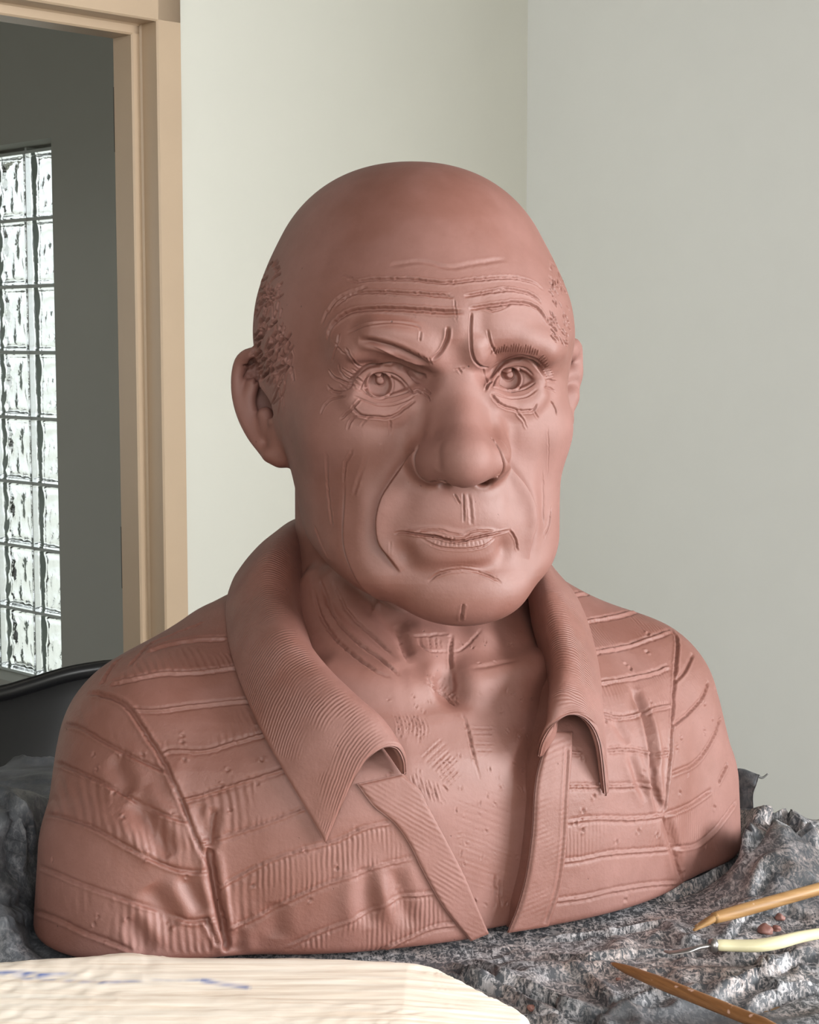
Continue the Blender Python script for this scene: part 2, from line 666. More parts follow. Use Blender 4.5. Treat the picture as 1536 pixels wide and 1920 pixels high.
def grid_mesh(sdf, lo, hi, vox, refine=(), newton=1):
    """narrow-band sampling -> polygons -> finer polygons where refine() says -> projection on the field"""
    lo, hi = np.asarray(lo, float), np.asarray(hi, float)
    c = 4
    n = (np.ceil((hi - lo) / (vox * c)).astype(int)) + 1
    ax = [lo[i] + np.arange(n[i]) * vox * c for i in range(3)]
    G = np.stack(np.meshgrid(*ax, indexing='ij'), -1).reshape(-1, 3)
    dc = sdf(G).reshape(n)
    N = n * c
    full = np.sign(dc).astype(np.float32) * np.float32(vox * 3)
    for k in range(3):
        full = np.repeat(full, c, k)
    band = np.abs(dc) < vox * c * 2.0
    cells = np.argwhere(band)
    off = np.stack(np.meshgrid(*[np.arange(c)] * 3, indexing='ij'), -1).reshape(-1, 3)
    off = off - c // 2
    ids = (cells[:, None] * c + off[None]).reshape(-1, 3)
    ok = np.all((ids >= 0) & (ids < N), axis=1)
    ids = ids[ok]
    val = np.empty(len(ids), np.float32)
    for s in range(0, len(ids), 120000):
        val[s:s + 120000] = sdf(lo + ids[s:s + 120000] * vox)
    # shift of the block signs by half a block keeps them aligned with the fine cells
    for k in range(3):
        full = np.roll(full, -(c // 2), k)
    full[ids[:, 0], ids[:, 1], ids[:, 2]] = val
    g = vdb.FloatGrid(vox * 3)
    np.clip(full, -vox * 3, vox * 3, out=full)
    g.copyFromArray(full)
    del full, ids, val
    V, F = g.convertToQuads(0.0)
    del g
    V = lo + np.asarray(V, float) * vox
    F = np.asarray(F, np.int64)
    tj = []
    for i, rf in enumerate(refine):
        V = newton_step(sdf, V, vox / (1 + i))
        V, F, t3 = split_quads(V, F, rf(V, F))
        tj.append(t3)
    for _ in range(newton):
        V = newton_step(sdf, V, vox / (1 + len(refine)))
    settle(V, tj)
    return V, F, tj


def settle(V, tj):
    for a, b, c in tj:
        V[a] = (V[b] + V[c]) / 2


def newton_step(sdf, V, vox):
    d = sdf(V)
    e = vox * 0.4
    Nn = np.stack([sdf(V + e * np.eye(3)[i]) - d for i in range(3)], 1) / e
    l2 = np.maximum((Nn ** 2).sum(1), 0.15)
    return V - np.clip(d / l2, -vox, vox)[:, None] * Nn


def split_quads(V, F, mask):
    """every masked quad -> four; where a split quad meets a whole one the middle vertex stays on the edge"""
    n = len(V)
    G, K = F[mask], F[~mask]
    E = np.stack([G, np.roll(G, -1, 1)], -1).reshape(-1, 2)
    E.sort(axis=1)
    key = E[:, 0] * n + E[:, 1]
    uk, first, inv, cnt = np.unique(key, return_index=True, return_inverse=True, return_counts=True)
    ue = E[first]
    mid = (V[ue[:, 0]] + V[ue[:, 1]]) / 2
    cen = V[G].mean(1)
    ei = n + inv.reshape(-1, 4)
    ci = n + len(ue) + np.arange(len(G))
    Q = np.stack([np.stack([G[:, k], ei[:, k], ci, ei[:, (k + 3) % 4]], 1) for k in range(4)], 1).reshape(-1, 4)
    b = np.nonzero(cnt == 1)[0]
    return np.vstack([V, mid, cen]), np.vstack([K, Q]), (n + b, ue[b, 0], ue[b, 1])


def vert_normals(V, F):
    a = V[F[:, 2]] - V[F[:, 0]]
    b = V[F[:, 3]] - V[F[:, 1]]
    n = np.cross(a, b)
    N = np.zeros_like(V)
    for k in range(4):
        for i in range(3):
            N[:, i] += np.bincount(F[:, k], n[:, i], len(V))
    return N / np.maximum(np.linalg.norm(N, axis=1), 1e-12)[:, None]


class Sculpt:
    """pixel-guided brushes: a stroke is laid on the surface by casting the camera's rays at it,
    and then moves the vertices near it along their normals"""

    def __init__(s, V, F, tj=None):
        s.V, s.F, s.tj = V.copy(), F, tj or []
        s.ws, s.wmin, s.fw = 1.0, 0.0, 0.0014
        s.N = vert_normals(V, F)
        s.refresh()

    def refresh(s):
        me = mesh_np('cast', s.V, s.F)
        o = bpy.data.objects.new('cast', me)
        COL.objects.link(o)
        s.bvh = BVHTree.FromObject(o, bpy.context.evaluated_depsgraph_get())
        bpy.data.objects.remove(o)
        bpy.data.meshes.remove(me)

    def cast(s, px):
        out, nn = [], []
        for d in rays(px):
            h = s.bvh.ray_cast(Vector(CAM), Vector(d), 4.0)
            if h[0] is not None:
                out.append(h[0])
                nn.append(h[1])
        return np.array(out, float).reshape(-1, 3), np.array(nn, float).reshape(-1, 3)

    def near(s, P, rad):
        lo, hi = P.min(0) - rad, P.max(0) + rad
        V = s.V
        m = (V[:, 0] > lo[0]) & (V[:, 0] < hi[0]) & (V[:, 1] > lo[1]) & (V[:, 1] < hi[1]) & (V[:, 2] > lo[2]) & (V[:, 2] < hi[2])
        return np.nonzero(m)[0]

    def polydist(s, idx, P, Nn):
        """distance to the polyline, position along it 0..1, signed side (+ = left of travel seen from outside)"""
        V = s.V[idx]
        best = np.full(len(idx), 9.0)
        tt = np.zeros(len(idx))
        side = np.zeros(len(idx))
        K = len(P) - 1
        for i in range(K):
            a, ab = P[i], P[i + 1] - P[i]
            L2 = max(ab @ ab, 1e-14)
            q = V - a
            t = np.clip((q @ ab) / L2, 0, 1)
            r = q - t[:, None] * ab
            # measure across the surface: drop the component along the local normal
            n = Nn[i]
            rn = r @ n
            d = np.sqrt(np.maximum((r * r).sum(1) - 0.75 * rn * rn, 0))
            m = d < best
            best[m] = d[m]
            tt[m] = (i + t[m]) / K
            side[m] = np.sign((r @ np.cross(n, ab))[m])
        return best, tt, side

    def stroke(s, pts, w=0.0016, depth=0.0015, kind='groove', lip=0.3, taper=0.25, step=4.0, wob=0.0, far=None, raw=False):
        px = np.asarray(pts, float) if raw else spline(pts, step=step)
        if wob:
            px = px + rng.normal(0, wob, px.shape)
        P, Nn = s.cast(px)
        if len(P) < 2:
            return
        s.stroke3(P, Nn, w, depth, kind, lip, taper, far)

    def stroke3(s, P, Nn, w, depth, kind='groove', lip=0.3, taper=0.25, far=None):
        if kind != 'fold':
            w = max(w * s.ws, s.wmin)
        R = far or (w * 4 if kind != 'fold' else w * 3.2)
        idx = s.near(P, R)
        if len(idx) == 0:
            return
        d, t, side = s.polydist(idx, P, Nn)
        m = d < R
        idx, d, t, side = idx[m], d[m], t[m], side[m]
        if taper > 0:
            env = np.clip(np.minimum(t, 1 - t) / taper, 0, 1)
            env = env * (2 - env)
        else:
            env = 1.0
        if kind == 'groove':
            h = -depth * np.exp(-(d / w) ** 2) + depth * lip * np.exp(-((d - 2.0 * w) / (0.8 * w)) ** 2)
        elif kind == 'ridge':
            h = depth * np.exp(-(d / w) ** 2)
        elif kind == 'fold':                                    # + side raised, - side tucked in
            sd = d * side
            x = np.clip(sd / s.fw, -1, 1)
            hp = depth * np.exp(-(np.maximum(sd, 0) / w) ** 2)
            hm = -depth * lip * np.exp(-(np.minimum(sd, 0) / (0.5 * w)) ** 2)
            h = hm + (hp - hm) * (0.5 + 0.5 * np.sin(x * np.pi / 2))
        s.V[idx] += s.N[idx] * (h * env)[:, None]

    def bump(s, c, rx, ry, h, ang=0.0, power=2.0):
        """soft elliptical push (h>0) or dent around a pixel; rx, ry in pixels"""
        P, Nn = s.cast([c])
        if len(P) == 0:
            return
        dep = np.dot(P[0] - CAM, FWD)
        sc = dep / FPX
        R = max(rx, ry) * sc * 2.2
        idx = s.near(P, R)
        q = s.V[idx] - P[0]
        a = q @ RGT
        b = -(q @ UPV)
        ca, sa = math.cos(ang), math.sin(ang)
        x = (a * ca + b * sa) / (rx * sc)
        y = (-a * sa + b * ca) / (ry * sc)
        dd = np.abs(q @ FWD) / (R)
        g = np.exp(-(x * x + y * y) ** (power / 2)) * np.clip(1.6 - dd, 0, 1)
        s.V[idx] += s.N[idx] * (h * g)[:, None]

    def done(s, name):
        settle(s.V, s.tj)
        return mesh_np(name, s.V, s.F)

    def renorm(s):
        s.N = vert_normals(s.V, s.F)

# ---- base masses
FW = np.array([-0.19, -0.165, -0.15, -0.14, -0.115, -0.09, -0.06, -0.03, 0.0, 0.03, 0.06, 0.10, 0.14])
FA = np.array([0.068, 0.080, 0.087, 0.089, 0.0935, 0.096, 0.100, 0.104, 0.107, 0.110, 0.108, 0.10, 0.09])
FF = np.array([0.118, 0.126, 0.131, 0.133, 0.130, 0.129, 0.126, 0.123, 0.123, 0.136, 0.135, 0.125, 0.11])
FB = np.array([-0.03, -0.02, -0.01, 0.00, 0.02, 0.035, 0.05, 0.07, 0.09, 0.10, 0.10, 0.10, 0.10])


def sm_interp(x, xp, fp):
    """smoothed table lookup"""
    return (np.interp(x - 0.006, xp, fp) + 2 * np.interp(x, xp, fp) + np.interp(x + 0.006, xp, fp)) / 4


def super2(a, b, n):
    return (np.abs(a) ** n + np.abs(b) ** n) ** (1.0 / n)


def head_base(p):
    q = (p - H) @ RH.T
    u, v, w = q[:, 0], q[:, 1], q[:, 2]
    u = u - np.interp(w, [-0.12, -0.06, 0.0], [0.003, 0.002, 0.0])
    cr = (q - np.array([0.0015, 0.002, 0.0455])) / np.array([0.1090, 0.131, 0.1165])
    rh = super2(np.sqrt(cr[:, 0] ** 2 + cr[:, 1] ** 2), cr[:, 2], 2.22)
    cran = (rh - 1) * 0.113
    a = sm_interp(w, FW, FA)
    fr = sm_interp(w, FW, FF)
    bk = sm_interp(w, FW, FB)
    c, dd = (fr - bk) / 2, (fr + bk) / 2
    face = (super2(u / a, (v - c) / dd, 2.45) - 1) * np.minimum(a, dd) * 0.95
    bot = -0.166 + (u / 0.09) ** 2 * 0.022 + (0.12 - v) * 0.12
    face = smax(face, bot - w, 0.028)
    face = smax(face, w - 0.075, 0.05)
    d = smin(cran, face, 0.035)
    return d


NECK = [hl(0, -0.035, -0.06), hl(0.0, -0.032, -0.14), hl(0.0, -0.045, -0.26)]


def neck_base(p):
    d = d_chain(p, NECK, [0.078, 0.079, 0.092])
    return d


TZs = np.array([-0.03, 0.0, 0.06, 0.10, 0.13, 0.16, 0.185, 0.205, 0.225, 0.25])
TA = np.array([0.235, 0.235, 0.238, 0.238, 0.232, 0.212, 0.175, 0.135, 0.10, 0.06])
TFr = np.array([0.165, 0.166, 0.168, 0.166, 0.158, 0.141, 0.118, 0.092, 0.062, 0.03])
TB = np.array([0.15, 0.15, 0.15, 0.15, 0.148, 0.14, 0.125, 0.11, 0.09, 0.06])

ARMS = [(np.array([[0.205, 0.008, 0.122], [0.215, 0.014, 0.055], [0.222, 0.018, -0.08]]), [0.068, 0.078, 0.079], 0.172),
        (np.array([[-0.197, 0.010, 0.122], [-0.2135, 0.030, 0.055], [-0.2245, 0.046, -0.08]]), [0.070, 0.082, 0.086], 0.163)]


def torso_base(p):
    q = p - T0
    s, t, z = q @ T_R, q @ T_F, q[:, 2]
    a = sm_interp(z, TZs, TA)
    fr = sm_interp(z, TZs, TFr)
    bk = sm_interp(z, TZs, TB)
    c, dd = (fr - bk) / 2, (fr + bk) / 2
    d = (super2(s / a, (t - c) / dd, 2.5) - 1) * np.minimum(a, dd) * 0.85
    L = np.stack([s, t, z], 1)
    for arm_c, arm_r, tz in ARMS:
        d = smin(d, d_chain(L, arm_c, arm_r), 0.035)
        sg = np.sign(arm_c[0, 0])
        tr = d_chain(L, np.array([[sg * 0.05, -0.045, 0.196], [sg * 0.125, -0.03, tz], [sg * 0.19, -0.005, 0.121]]), [0.055, 0.063, 0.068])
        d = smin(d, tr, 0.04)
    return d


def shirt_solid(p):
    return smax(torso_base(p), (TZ + 0.002) - p[:, 2], 0.008)


def poly2d(x, y, P):
    """signed distance to a polygon in a plane"""
    d = np.full(len(x), 9.0)
    ins = np.zeros(len(x), bool)
    n = len(P)
    for i in range(n):
        a, b = P[i], P[(i + 1) % n]
        ab = b - a
        qx, qy = x - a[0], y - a[1]
        t = np.clip((qx * ab[0] + qy * ab[1]) / max(ab @ ab, 1e-12), 0, 1)
        d = np.minimum(d, np.hypot(qx - t * ab[0], qy - t * ab[1]))
        c = ((a[1] > y) != (b[1] > y))
        if abs(ab[1]) > 1e-12:
            ins ^= c & (x < ab[0] * (y - a[1]) / ab[1] + a[0])
    return np.where(ins, -d, d)


# the open front of the shirt, traced on the torso and kept as a prism through its front
NECK_L = [(912, 1756), (893, 1700), (868, 1640), (835, 1575), (800, 1510), (780, 1476), (740, 1425), (690, 1360), (625, 1295), (572, 1240)]
NECK_R = [(1046, 1250), (1042, 1330), (1024, 1400), (1006, 1480), (1001, 1560), (990, 1640), (974, 1700), (955, 1756)]


def torso_st(px):
    P, N = trace(torso_base, px)
    q = P - T0
    return np.stack([q @ T_R, q[:, 2]], 1)


_l, _r = torso_st(NECK_L), torso_st(NECK_R)
_l[0, 1] = _r[-1, 1] = -0.05
OPENING = np.vstack([_l, [(-0.10, 0.22), (-0.10, 0.35), (0.12, 0.35), (0.12, 0.22)], _r])


def shirt_sdf(p):
    d = shirt_solid(p)
    q = p - T0
    hole = poly2d(q @ T_R, q[:, 2], OPENING)
    hole = smax(hole, -(q @ T_F + 0.0), 0.004)
    d = smax(d, -hole, 0.004)
    # round the neck the cloth ends under the collar
    nk = d_chain(p, NECK, [0.088, 0.092, 0.104])
    d = smax(d, -smax(nk, (TZ + 0.12) - p[:, 2], 0.01), 0.006)
    return smax(d, p[:, 2] - (TZ + 0.236), 0.01)


# ---- features placed on the base masses
def pv(px, py, v):
    """point on a camera ray at head-local forward distance v"""
    d = rays([(px, py)])[0]
    return CAM + d * (((H + v * H_F - CAM) @ H_F) / (d @ H_F))


def skin_base(p):
    d = smin(head_base(p), neck_base(p), 0.016)
    q = p - T0
    ch = torso_base(p) + np.interp(q @ T_R, [-0.06, 0.03], [0.0045, 0.0125])
    ch = smax(ch, p[:, 2] - (TZ + 0.235), 0.02)
    ch = smax(ch, np.abs(q @ T_R - 0.01) - np.interp(q[:, 2], [0.0, 0.10, 0.2], [0.07, 0.10, 0.13]), 0.01)
    ch = smax(ch, 0.075 - np.clip((q[:, 2] - 0.1) * 1.0, 0, 0.1) - q @ T_F, 0.01)
    d = smin(d, ch, 0.035)
    return smax(d, (TZ + 0.004) - p[:, 2], 0.004)


feats = []
# brow masses, cheekbones, muzzle, chin
feats += [f_ell(hl(-0.046, 0.112, 0.022), (0.036, 0.018, 0.011), k=0.018),
          f_ell(hl(0.044, 0.112, 0.024), (0.036, 0.018, 0.011), k=0.018),
          f_ell(hl(-0.064, 0.083, -0.036), (0.030, 0.026, 0.020), k=0.03),
          f_ell(hl(0.064, 0.083, -0.036), (0.030, 0.026, 0.020), k=0.03),
          f_ell(hl(0.002, 0.098, -0.094), (0.044, 0.038, 0.034), k=0.03),
          f_ell(pv(876, 1112, 0.113), (0.038, 0.026, 0.021), k=0.022)]
# eye sockets, eyeballs
EYE_L, EYE_R = pv(721, 722, 0.0955), pv(964, 711, 0.0945)
feats += [f_ell(pv(722, 716, 0.131), (0.030, 0.0165, 0.0175), '-', 0.014),
          f_ell(pv(962, 704, 0.131), (0.030, 0.0165, 0.0175), '-', 0.014),
          f_ell(pv(790, 715, 0.131), (0.011, 0.0145, 0.0125), '-', 0.011),
          f_ell(pv(914, 707, 0.131), (0.010, 0.0145, 0.0120), '-', 0.010),
          f_ell(EYE_L, (0.0215,) * 3, '+', 0.002),
          f_ell(EYE_R, (0.0212,) * 3, '+', 0.002)]
# nose
feats += [f_chain([pv(855, 672, 0.118), pv(856, 700, 0.119), pv(861, 760, 0.133), pv(866, 815, 0.146), pv(868, 850, 0.154)],
                  [0.0145, 0.0135, 0.0135, 0.0150, 0.0170], k=0.014),
          f_chain([pv(830, 735, 0.116), pv(824, 790, 0.124), pv(818, 840, 0.130)], [0.011, 0.0135, 0.0150], k=0.016),
          f_chain([pv(890, 730, 0.116), pv(898, 790, 0.126), pv(908, 840, 0.133)], [0.011, 0.0135, 0.0150], k=0.016),
          f_ell(pv(868, 864, 0.155), (0.0200, 0.0215, 0.0182), k=0.010),
          f_ell(pv(809, 867, 0.136), (0.0120, 0.0190, 0.0140), k=0.009),
          f_ell(pv(912, 862, 0.139), (0.0145, 0.0200, 0.0138), k=0.014),
          f_ell(pv(843, 905, 0.145), (0.0055, 0.012, 0.0042), '-', 0.004),
          f_ell(pv(910, 902, 0.142), (0.0055, 0.012, 0.0036), '-', 0.004)]


def sdf1(p):
    return evaluate(skin_base, feats, p)


def on(sdf, pts, step=5, sink=0.0):
    """3D chain laid on the field along a pixel spline, sunk along the normals"""
    q = spline(pts, step=step)
    P, N = trace(sdf, q)
    return P - N * sink


def lerp_pts(a, b, t=0.5, n=24):
    A, B = spline(a, n=n), spline(b, n=n)
    return A * (1 - t) + B * t


UL_edge = [(674, 731), (687, 710), (701, 701), (722, 698), (741, 702), (756, 713), (767, 727), (778, 735)]
UL_crease = [(655, 731), (664, 710), (687, 690), (711, 685), (740, 684), (759, 693), (773, 706), (784, 722)]
LL_edge = [(674, 731), (693, 742), (710, 746), (734, 745), (753, 740), (768, 735)]
LL_low = [(662, 742), (694, 755), (713, 760), (740, 758), (767, 748), (780, 738)]
BL_low = [(660, 757), (671, 775), (696, 781), (736, 781), (758, 767), (778, 750)]
UR_edge = [(923, 725), (933, 705), (946, 693), (967, 687), (986, 690), (1000, 703), (1006, 716)]
UR_crease = [(918, 712), (934, 690), (953, 678), (974, 673), (994, 676), (1010, 689), (1019, 703), (1025, 714)]
LR_edge = [(923, 727), (945, 733), (962, 735), (984, 731), (1004, 719)]
LR_low = [(921, 735), (946, 744), (964, 747), (988, 743), (1010, 728)]
BR_low = [(920, 738), (932, 752), (943, 761), (968, 769), (997, 770), (1008, 758)]

lids = []


def taper(pts, r0, r1, sink, k):
    P = on(sdf1, pts, sink=sink)
    t = np.linspace(0, 1, len(P))
    return f_chain(P, r0 + (r1 - r0) * np.sin(np.pi * t) ** 0.6, k=k)


for e, c, le, ll, bl in ((UL_edge, UL_crease, LL_edge, LL_low, BL_low), (UR_edge, UR_crease, LR_edge, LR_low, BR_low)):
    lids += [f_chain(on(sdf1, e, sink=-0.0008), 0.0026, k=0.0012),
             f_chain(on(sdf1, lerp_pts(e, c, 0.42), sink=0.0005), 0.0042, k=0.002),
             f_chain(on(sdf1, le, sink=-0.0006), 0.0024, k=0.0012),
             f_chain(on(sdf1, lerp_pts(le, ll, 0.5), sink=0.0008), 0.0036, k=0.003),
             f_chain(on(sdf1, lerp_pts(ll, bl, 0.45), sink=0.0035), 0.0072, k=0.007)]
# frown: heavy brow flaps running down to the root of the nose
lids += [f_chain(on(sdf1, [(668, 668), (700, 668), (740, 677), (775, 689), (797, 697)], sink=0.003), np.array([0.005, 0.006, 0.0065, 0.0062, 0.0052]).repeat(9)[:len(spline([(668, 668), (700, 668), (740, 677), (775, 689), (797, 697)], step=5))], k=0.004),
         f_chain(on(sdf1, [(700, 625), (745, 640), (780, 655), (806, 676)], sink=0.004), 0.0085, k=0.010),
         f_chain(on(sdf1, [(892, 652), (896, 668), (908, 676)], sink=0.004), 0.0085, k=0.006),
         f_chain(on(sdf1, [(915, 668), (945, 660), (985, 655), (1020, 668)], sink=0.005), 0.0085, k=0.009),
         # lips
         taper([(768, 998), (797, 997), (827, 998), (848, 1003), (869, 1006), (891, 1000), (930, 998)], 0.0010, 0.0036, 0.0024, 0.003),
         taper([(800, 1012), (828, 1018), (868, 1020), (905, 1014), (928, 1004)], 0.0016, 0.0054, 0.0022, 0.003),
         taper([(775, 1020), (805, 1036), (840, 1043), (875, 1041), (915, 1027)], 0.0030, 0.0090, 0.0045, 0.012)]
feats2 = feats + lids
# ---- ears
ex, eL = [], H_R * -1


def ey(pts, r, op='+', k=0.003):
    q = spline(pts, step=6)
    return f_chain(np.array([at_y(*t) for t in q]), r, op, k)


ear = [f_chain([at_y(478, 705, 1.317), at_y(485, 750, 1.316), at_y(500, 795, 1.310), at_y(520, 832, 1.301)], [0.0150, 0.0165, 0.0155, 0.0110], k=0.006),
       f_chain([at_y(505, 700, 1.295), at_y(520, 760, 1.288), at_y(538, 820, 1.282)], [0.014, 0.015, 0.012], k=0.008),
       # bowl of the ear
       f_chain([at_y(480, 704, 1.295), at_y(488, 752, 1.295), at_y(504, 798, 1.290)], [0.0118, 0.0128, 0.0115], '-', 0.006),
       f_chain([at_y(504, 744, 1.284), at_y(514, 764, 1.277)], [0.0070, 0.0072], '-', 0.006),
       # rim, inner fold, tragus, lobe
       ey([(532, 726, 1.264), (516, 698, 1.272), (496, 674, 1.286), (474, 664, 1.294), (454, 675, 1.301), (446, 704, 1.304), (447, 742, 1.302), (457, 780, 1.298), (474, 814, 1.292), (492, 838, 1.286), (503, 852, 1.281)],
          0.0050, k=0.0035),
       ey([(474, 722, 1.300), (468, 752, 1.299), (478, 788, 1.296), (500, 818, 1.287)], 0.0050, k=0.006),
       ey([(498, 778, 1.290), (506, 800, 1.286), (520, 818, 1.281)], 0.0062, k=0.005),
       ey([(533, 790, 1.268), (538, 808, 1.267)], 0.0050, k=0.005),
       f_ell(at_y(527, 850, 1.281), (0.0105, 0.0085, 0.0110), k=0.006),
       # far ear, seen edge on
       ey([(1062, 655, 1.352), (1070, 646, 1.362), (1079, 650, 1.370), (1081, 672, 1.374), (1080, 700, 1.374), (1074, 730, 1.370), (1067, 760, 1.362), (1058, 790, 1.352), (1046, 815, 1.344)], 0.0052, k=0.004),
       f_chain([hl(0.096, -0.006, 0.012), at_y(1070, 662, 1.362)], [0.010, 0.0055], k=0.010),
       f_chain([hl(0.098, -0.002, -0.008), at_y(1073, 700, 1.368)], [0.011, 0.0050], k=0.010),
       f_chain([hl(0.098, 0.000, -0.028), at_y(1068, 742, 1.362)], [0.011, 0.0055], k=0.010),
       f_chain([hl(0.096, 0.002, -0.048), at_y(1055, 790, 1.350)], [0.011, 0.0065], k=0.010)]
# ---- neck: cords, windpipe, pit of the throat


def cord(pts, r, sink, k, op='+'):
    return f_chain(on(skin_base, pts, sink=sink), r, op, k)


neckf = [cord([(590, 1085), (615, 1150), (660, 1205), (725, 1255)], 0.0095, 0.0022, 0.007),
         cord([(622, 1085), (660, 1145), (706, 1195), (752, 1245)], 0.0100, 0.0035, 0.007),
         cord([(577, 1100), (590, 1160), (625, 1220), (690, 1262)], 0.0090, 0.0045, 0.008),
         cord([(790, 1200), (830, 1205)], 0.017, 0.010, 0.012),
         cord([(800, 1240), (808, 1280)], 0.012, 0.006, 0.012),
         cord([(900, 1200), (885, 1270)], 0.014, 0.008, 0.014),
         cord([(843, 1290), (847, 1296)], 0.011, -0.004, 0.012, '-'),
         cord([(760, 1290), (690, 1285), (620, 1262)], 0.012, 0.006, 0.014),
         cord([(1044, 1140), (1046, 1230), (1040, 1330), (1018, 1420)], 0.013, -0.005, 0.022, '-'),
         cord([(890, 1282), (960, 1262), (1030, 1240)], 0.012, 0.006, 0.014)]
feats3 = feats2 + ear + neckf


def skin(p):
    return evaluate(skin_base, feats3, p)


import time
_t = time.time()


def facing(V, F, lim=-0.2):
    n = np.cross(V[F[:, 2]] - V[F[:, 0]], V[F[:, 3]] - V[F[:, 1]])
    n /= np.maximum(np.linalg.norm(n, axis=1), 1e-12)[:, None]
    d = CAM - V[F].mean(1)
    d /= np.linalg.norm(d, axis=1)[:, None]
    return (n * d).sum(1) > lim


def skin_refine(V, F):
    c = V[F].mean(1)
    return facing(V, F) & (c[:, 2] < 1.60) & (((c - T0) @ T_F > 0.06) | (c[:, 2] > 1.24))


def face_refine(V, F):
    c = V[F].mean(1)
    q = (c - H) @ RH.T
    return facing(V, F, 0.0) & (q[:, 1] > -0.01) & (q[:, 2] > -0.155) & (q[:, 2] < 0.072)


SK = Sculpt(*grid_mesh(skin, (-0.30, 1.10, TZ - 0.01), (0.30, 1.52, 1.66), 0.0023, refine=(skin_refine, face_refine), newton=1))
SK.ws, SK.wmin, SK.fw = 0.56, 0.00055, 0.0008
print('skin mesh', len(SK.V), len(SK.F), time.time() - _t)

# ------------------------------------------------------------------ shirt, collar, button bands


def shirt_refine(V, F):
    c = V[F].mean(1)
    return facing(V, F, -0.1) & ((c - T0) @ T_F > -0.09)


SH = Sculpt(*grid_mesh(shirt_sdf, (-0.36, 1.06, TZ - 0.01), (0.36, 1.56, 1.34), 0.0023, refine=(shirt_refine,), newton=1))
SH.ws, SH.wmin, SH.fw = 0.8, 0.0011, 0.0014
print('shirt', len(SH.V), len(SH.F), time.time() - _t)


def lift(pts):
    """(px, py, h) = h in front of the torso along the ray; (px, py, Y) with Y > 1 = at that distance"""
    out = []
    for x, y, h in pts:
        if h > 0.9:
            out.append(at_y(x, y, h))
        else:
            P, N = trace(torso_base, [(x, y)])
            out.append(P[0] - rays([(x, y)])[0] * h)
    return np.array(out)


NK = np.array([0.0, 1.350])


def ring(deg, inner=(0.090, 1.305), roll=(0.100, 1.352), out=(0.138, 1.300)):
    a = math.radians(deg)
    d = np.array([math.cos(a), math.sin(a)])
    rz = [inner, ((inner[0] * 0.6 + roll[0] * 0.4), inner[1] * 0.35 + roll[1] * 0.65), (roll[0], roll[1] - 0.002), (roll[0] + 0.009, roll[1]),
          (roll[0] * 0.6 + out[0] * 0.4, roll[1] - 0.010), (roll[0] * 0.25 + out[0] * 0.75, roll[1] * 0.5 + out[1] * 0.5), out]
    return np.array([[*(NK + d * r), z] for r, z in rz])


stations = [
    lift([(760, 1452, .004), (757, 1424, .018), (743, 1402, .027), (715, 1404, .029), (682, 1433, .023), (650, 1492, .013), (611, 1583, .004)]),
    lift([(722, 1400, .002), (722, 1372, .016), (708, 1350, .027), (682, 1353, .031), (648, 1392, .025), (615, 1450, .014), (585, 1535, .004)]),
    lift([(672, 1345, .002), (670, 1322, .016), (655, 1303, .028), (630, 1305, .033), (596, 1342, .027), (562, 1392, .016), (535, 1450, .005)]),
    lift([(618, 1290, .002), (612, 1262, .016), (598, 1248, .029), (572, 1250, .034), (540, 1275, .028), (508, 1315, .017), (482, 1352, .006)]),
    lift([(582, 1225, 1.222), (572, 1205, 1.214), (556, 1188, 1.206), (530, 1188, 1.200), (500, 1204, 1.199), (468, 1230, 1.204), (444, 1254, 1.212)]),
    lift([(568, 1160, 1.268), (552, 1138, 1.262), (534, 1118, 1.254), (506, 1116, 1.246), (474, 1134, 1.245), (448, 1157, 1.249), (429, 1180, 1.258)]),
    lift([(572, 1090, 1.308), (558, 1062, 1.302), (540, 1040, 1.294), (513, 1036, 1.286), (482, 1054, 1.284), (454, 1084, 1.288), (433, 1113, 1.296)]),
    lift([(588, 1050, 1.350), (578, 1015, 1.348), (562, 990, 1.346), (538, 992, 1.346), (512, 1010, 1.348), (487, 1036, 1.350), (466, 1068, 1.354)]),
    ring(140, out=(0.127, 1.308)), ring(105, out=(0.132, 1.302)), ring(72, out=(0.132, 1.302)), ring(38, out=(0.127, 1.308)),
    lift([(985, 1090, 1.352), (992, 1065, 1.352), (1003, 1046, 1.352), (1017, 1053, 1.358), (1031, 1067, 1.366), (1044, 1082, 1.372), (1055, 1097, 1.376)]),
    lift([(1005, 1180, 1.302), (1010, 1150, 1.292), (1022, 1124, 1.288), (1040, 1117, 1.294), (1059, 1122, 1.308), (1077, 1135, 1.320), (1092, 1154, 1.330)]),
    lift([(1036, 1290, 1.262), (1036, 1258, 1.248), (1043, 1232, 1.240), (1062, 1220, 1.242), (1084, 1224, 1.254), (1102, 1234, 1.268), (1118, 1248, 1.282)]),
    lift([(1038, 1372, .004), (1034, 1342, .018), (1041, 1316, .030), (1060, 1302, .036), (1086, 1304, .032), (1110, 1318, .020), (1128, 1352, .007)]),
    lift([(1010, 1420, .004), (1018, 1390, .016), (1038, 1359, .026), (1070, 1340, .032), (1102, 1352, .031), (1124, 1394, .022), (1136, 1492, .004)]),
]


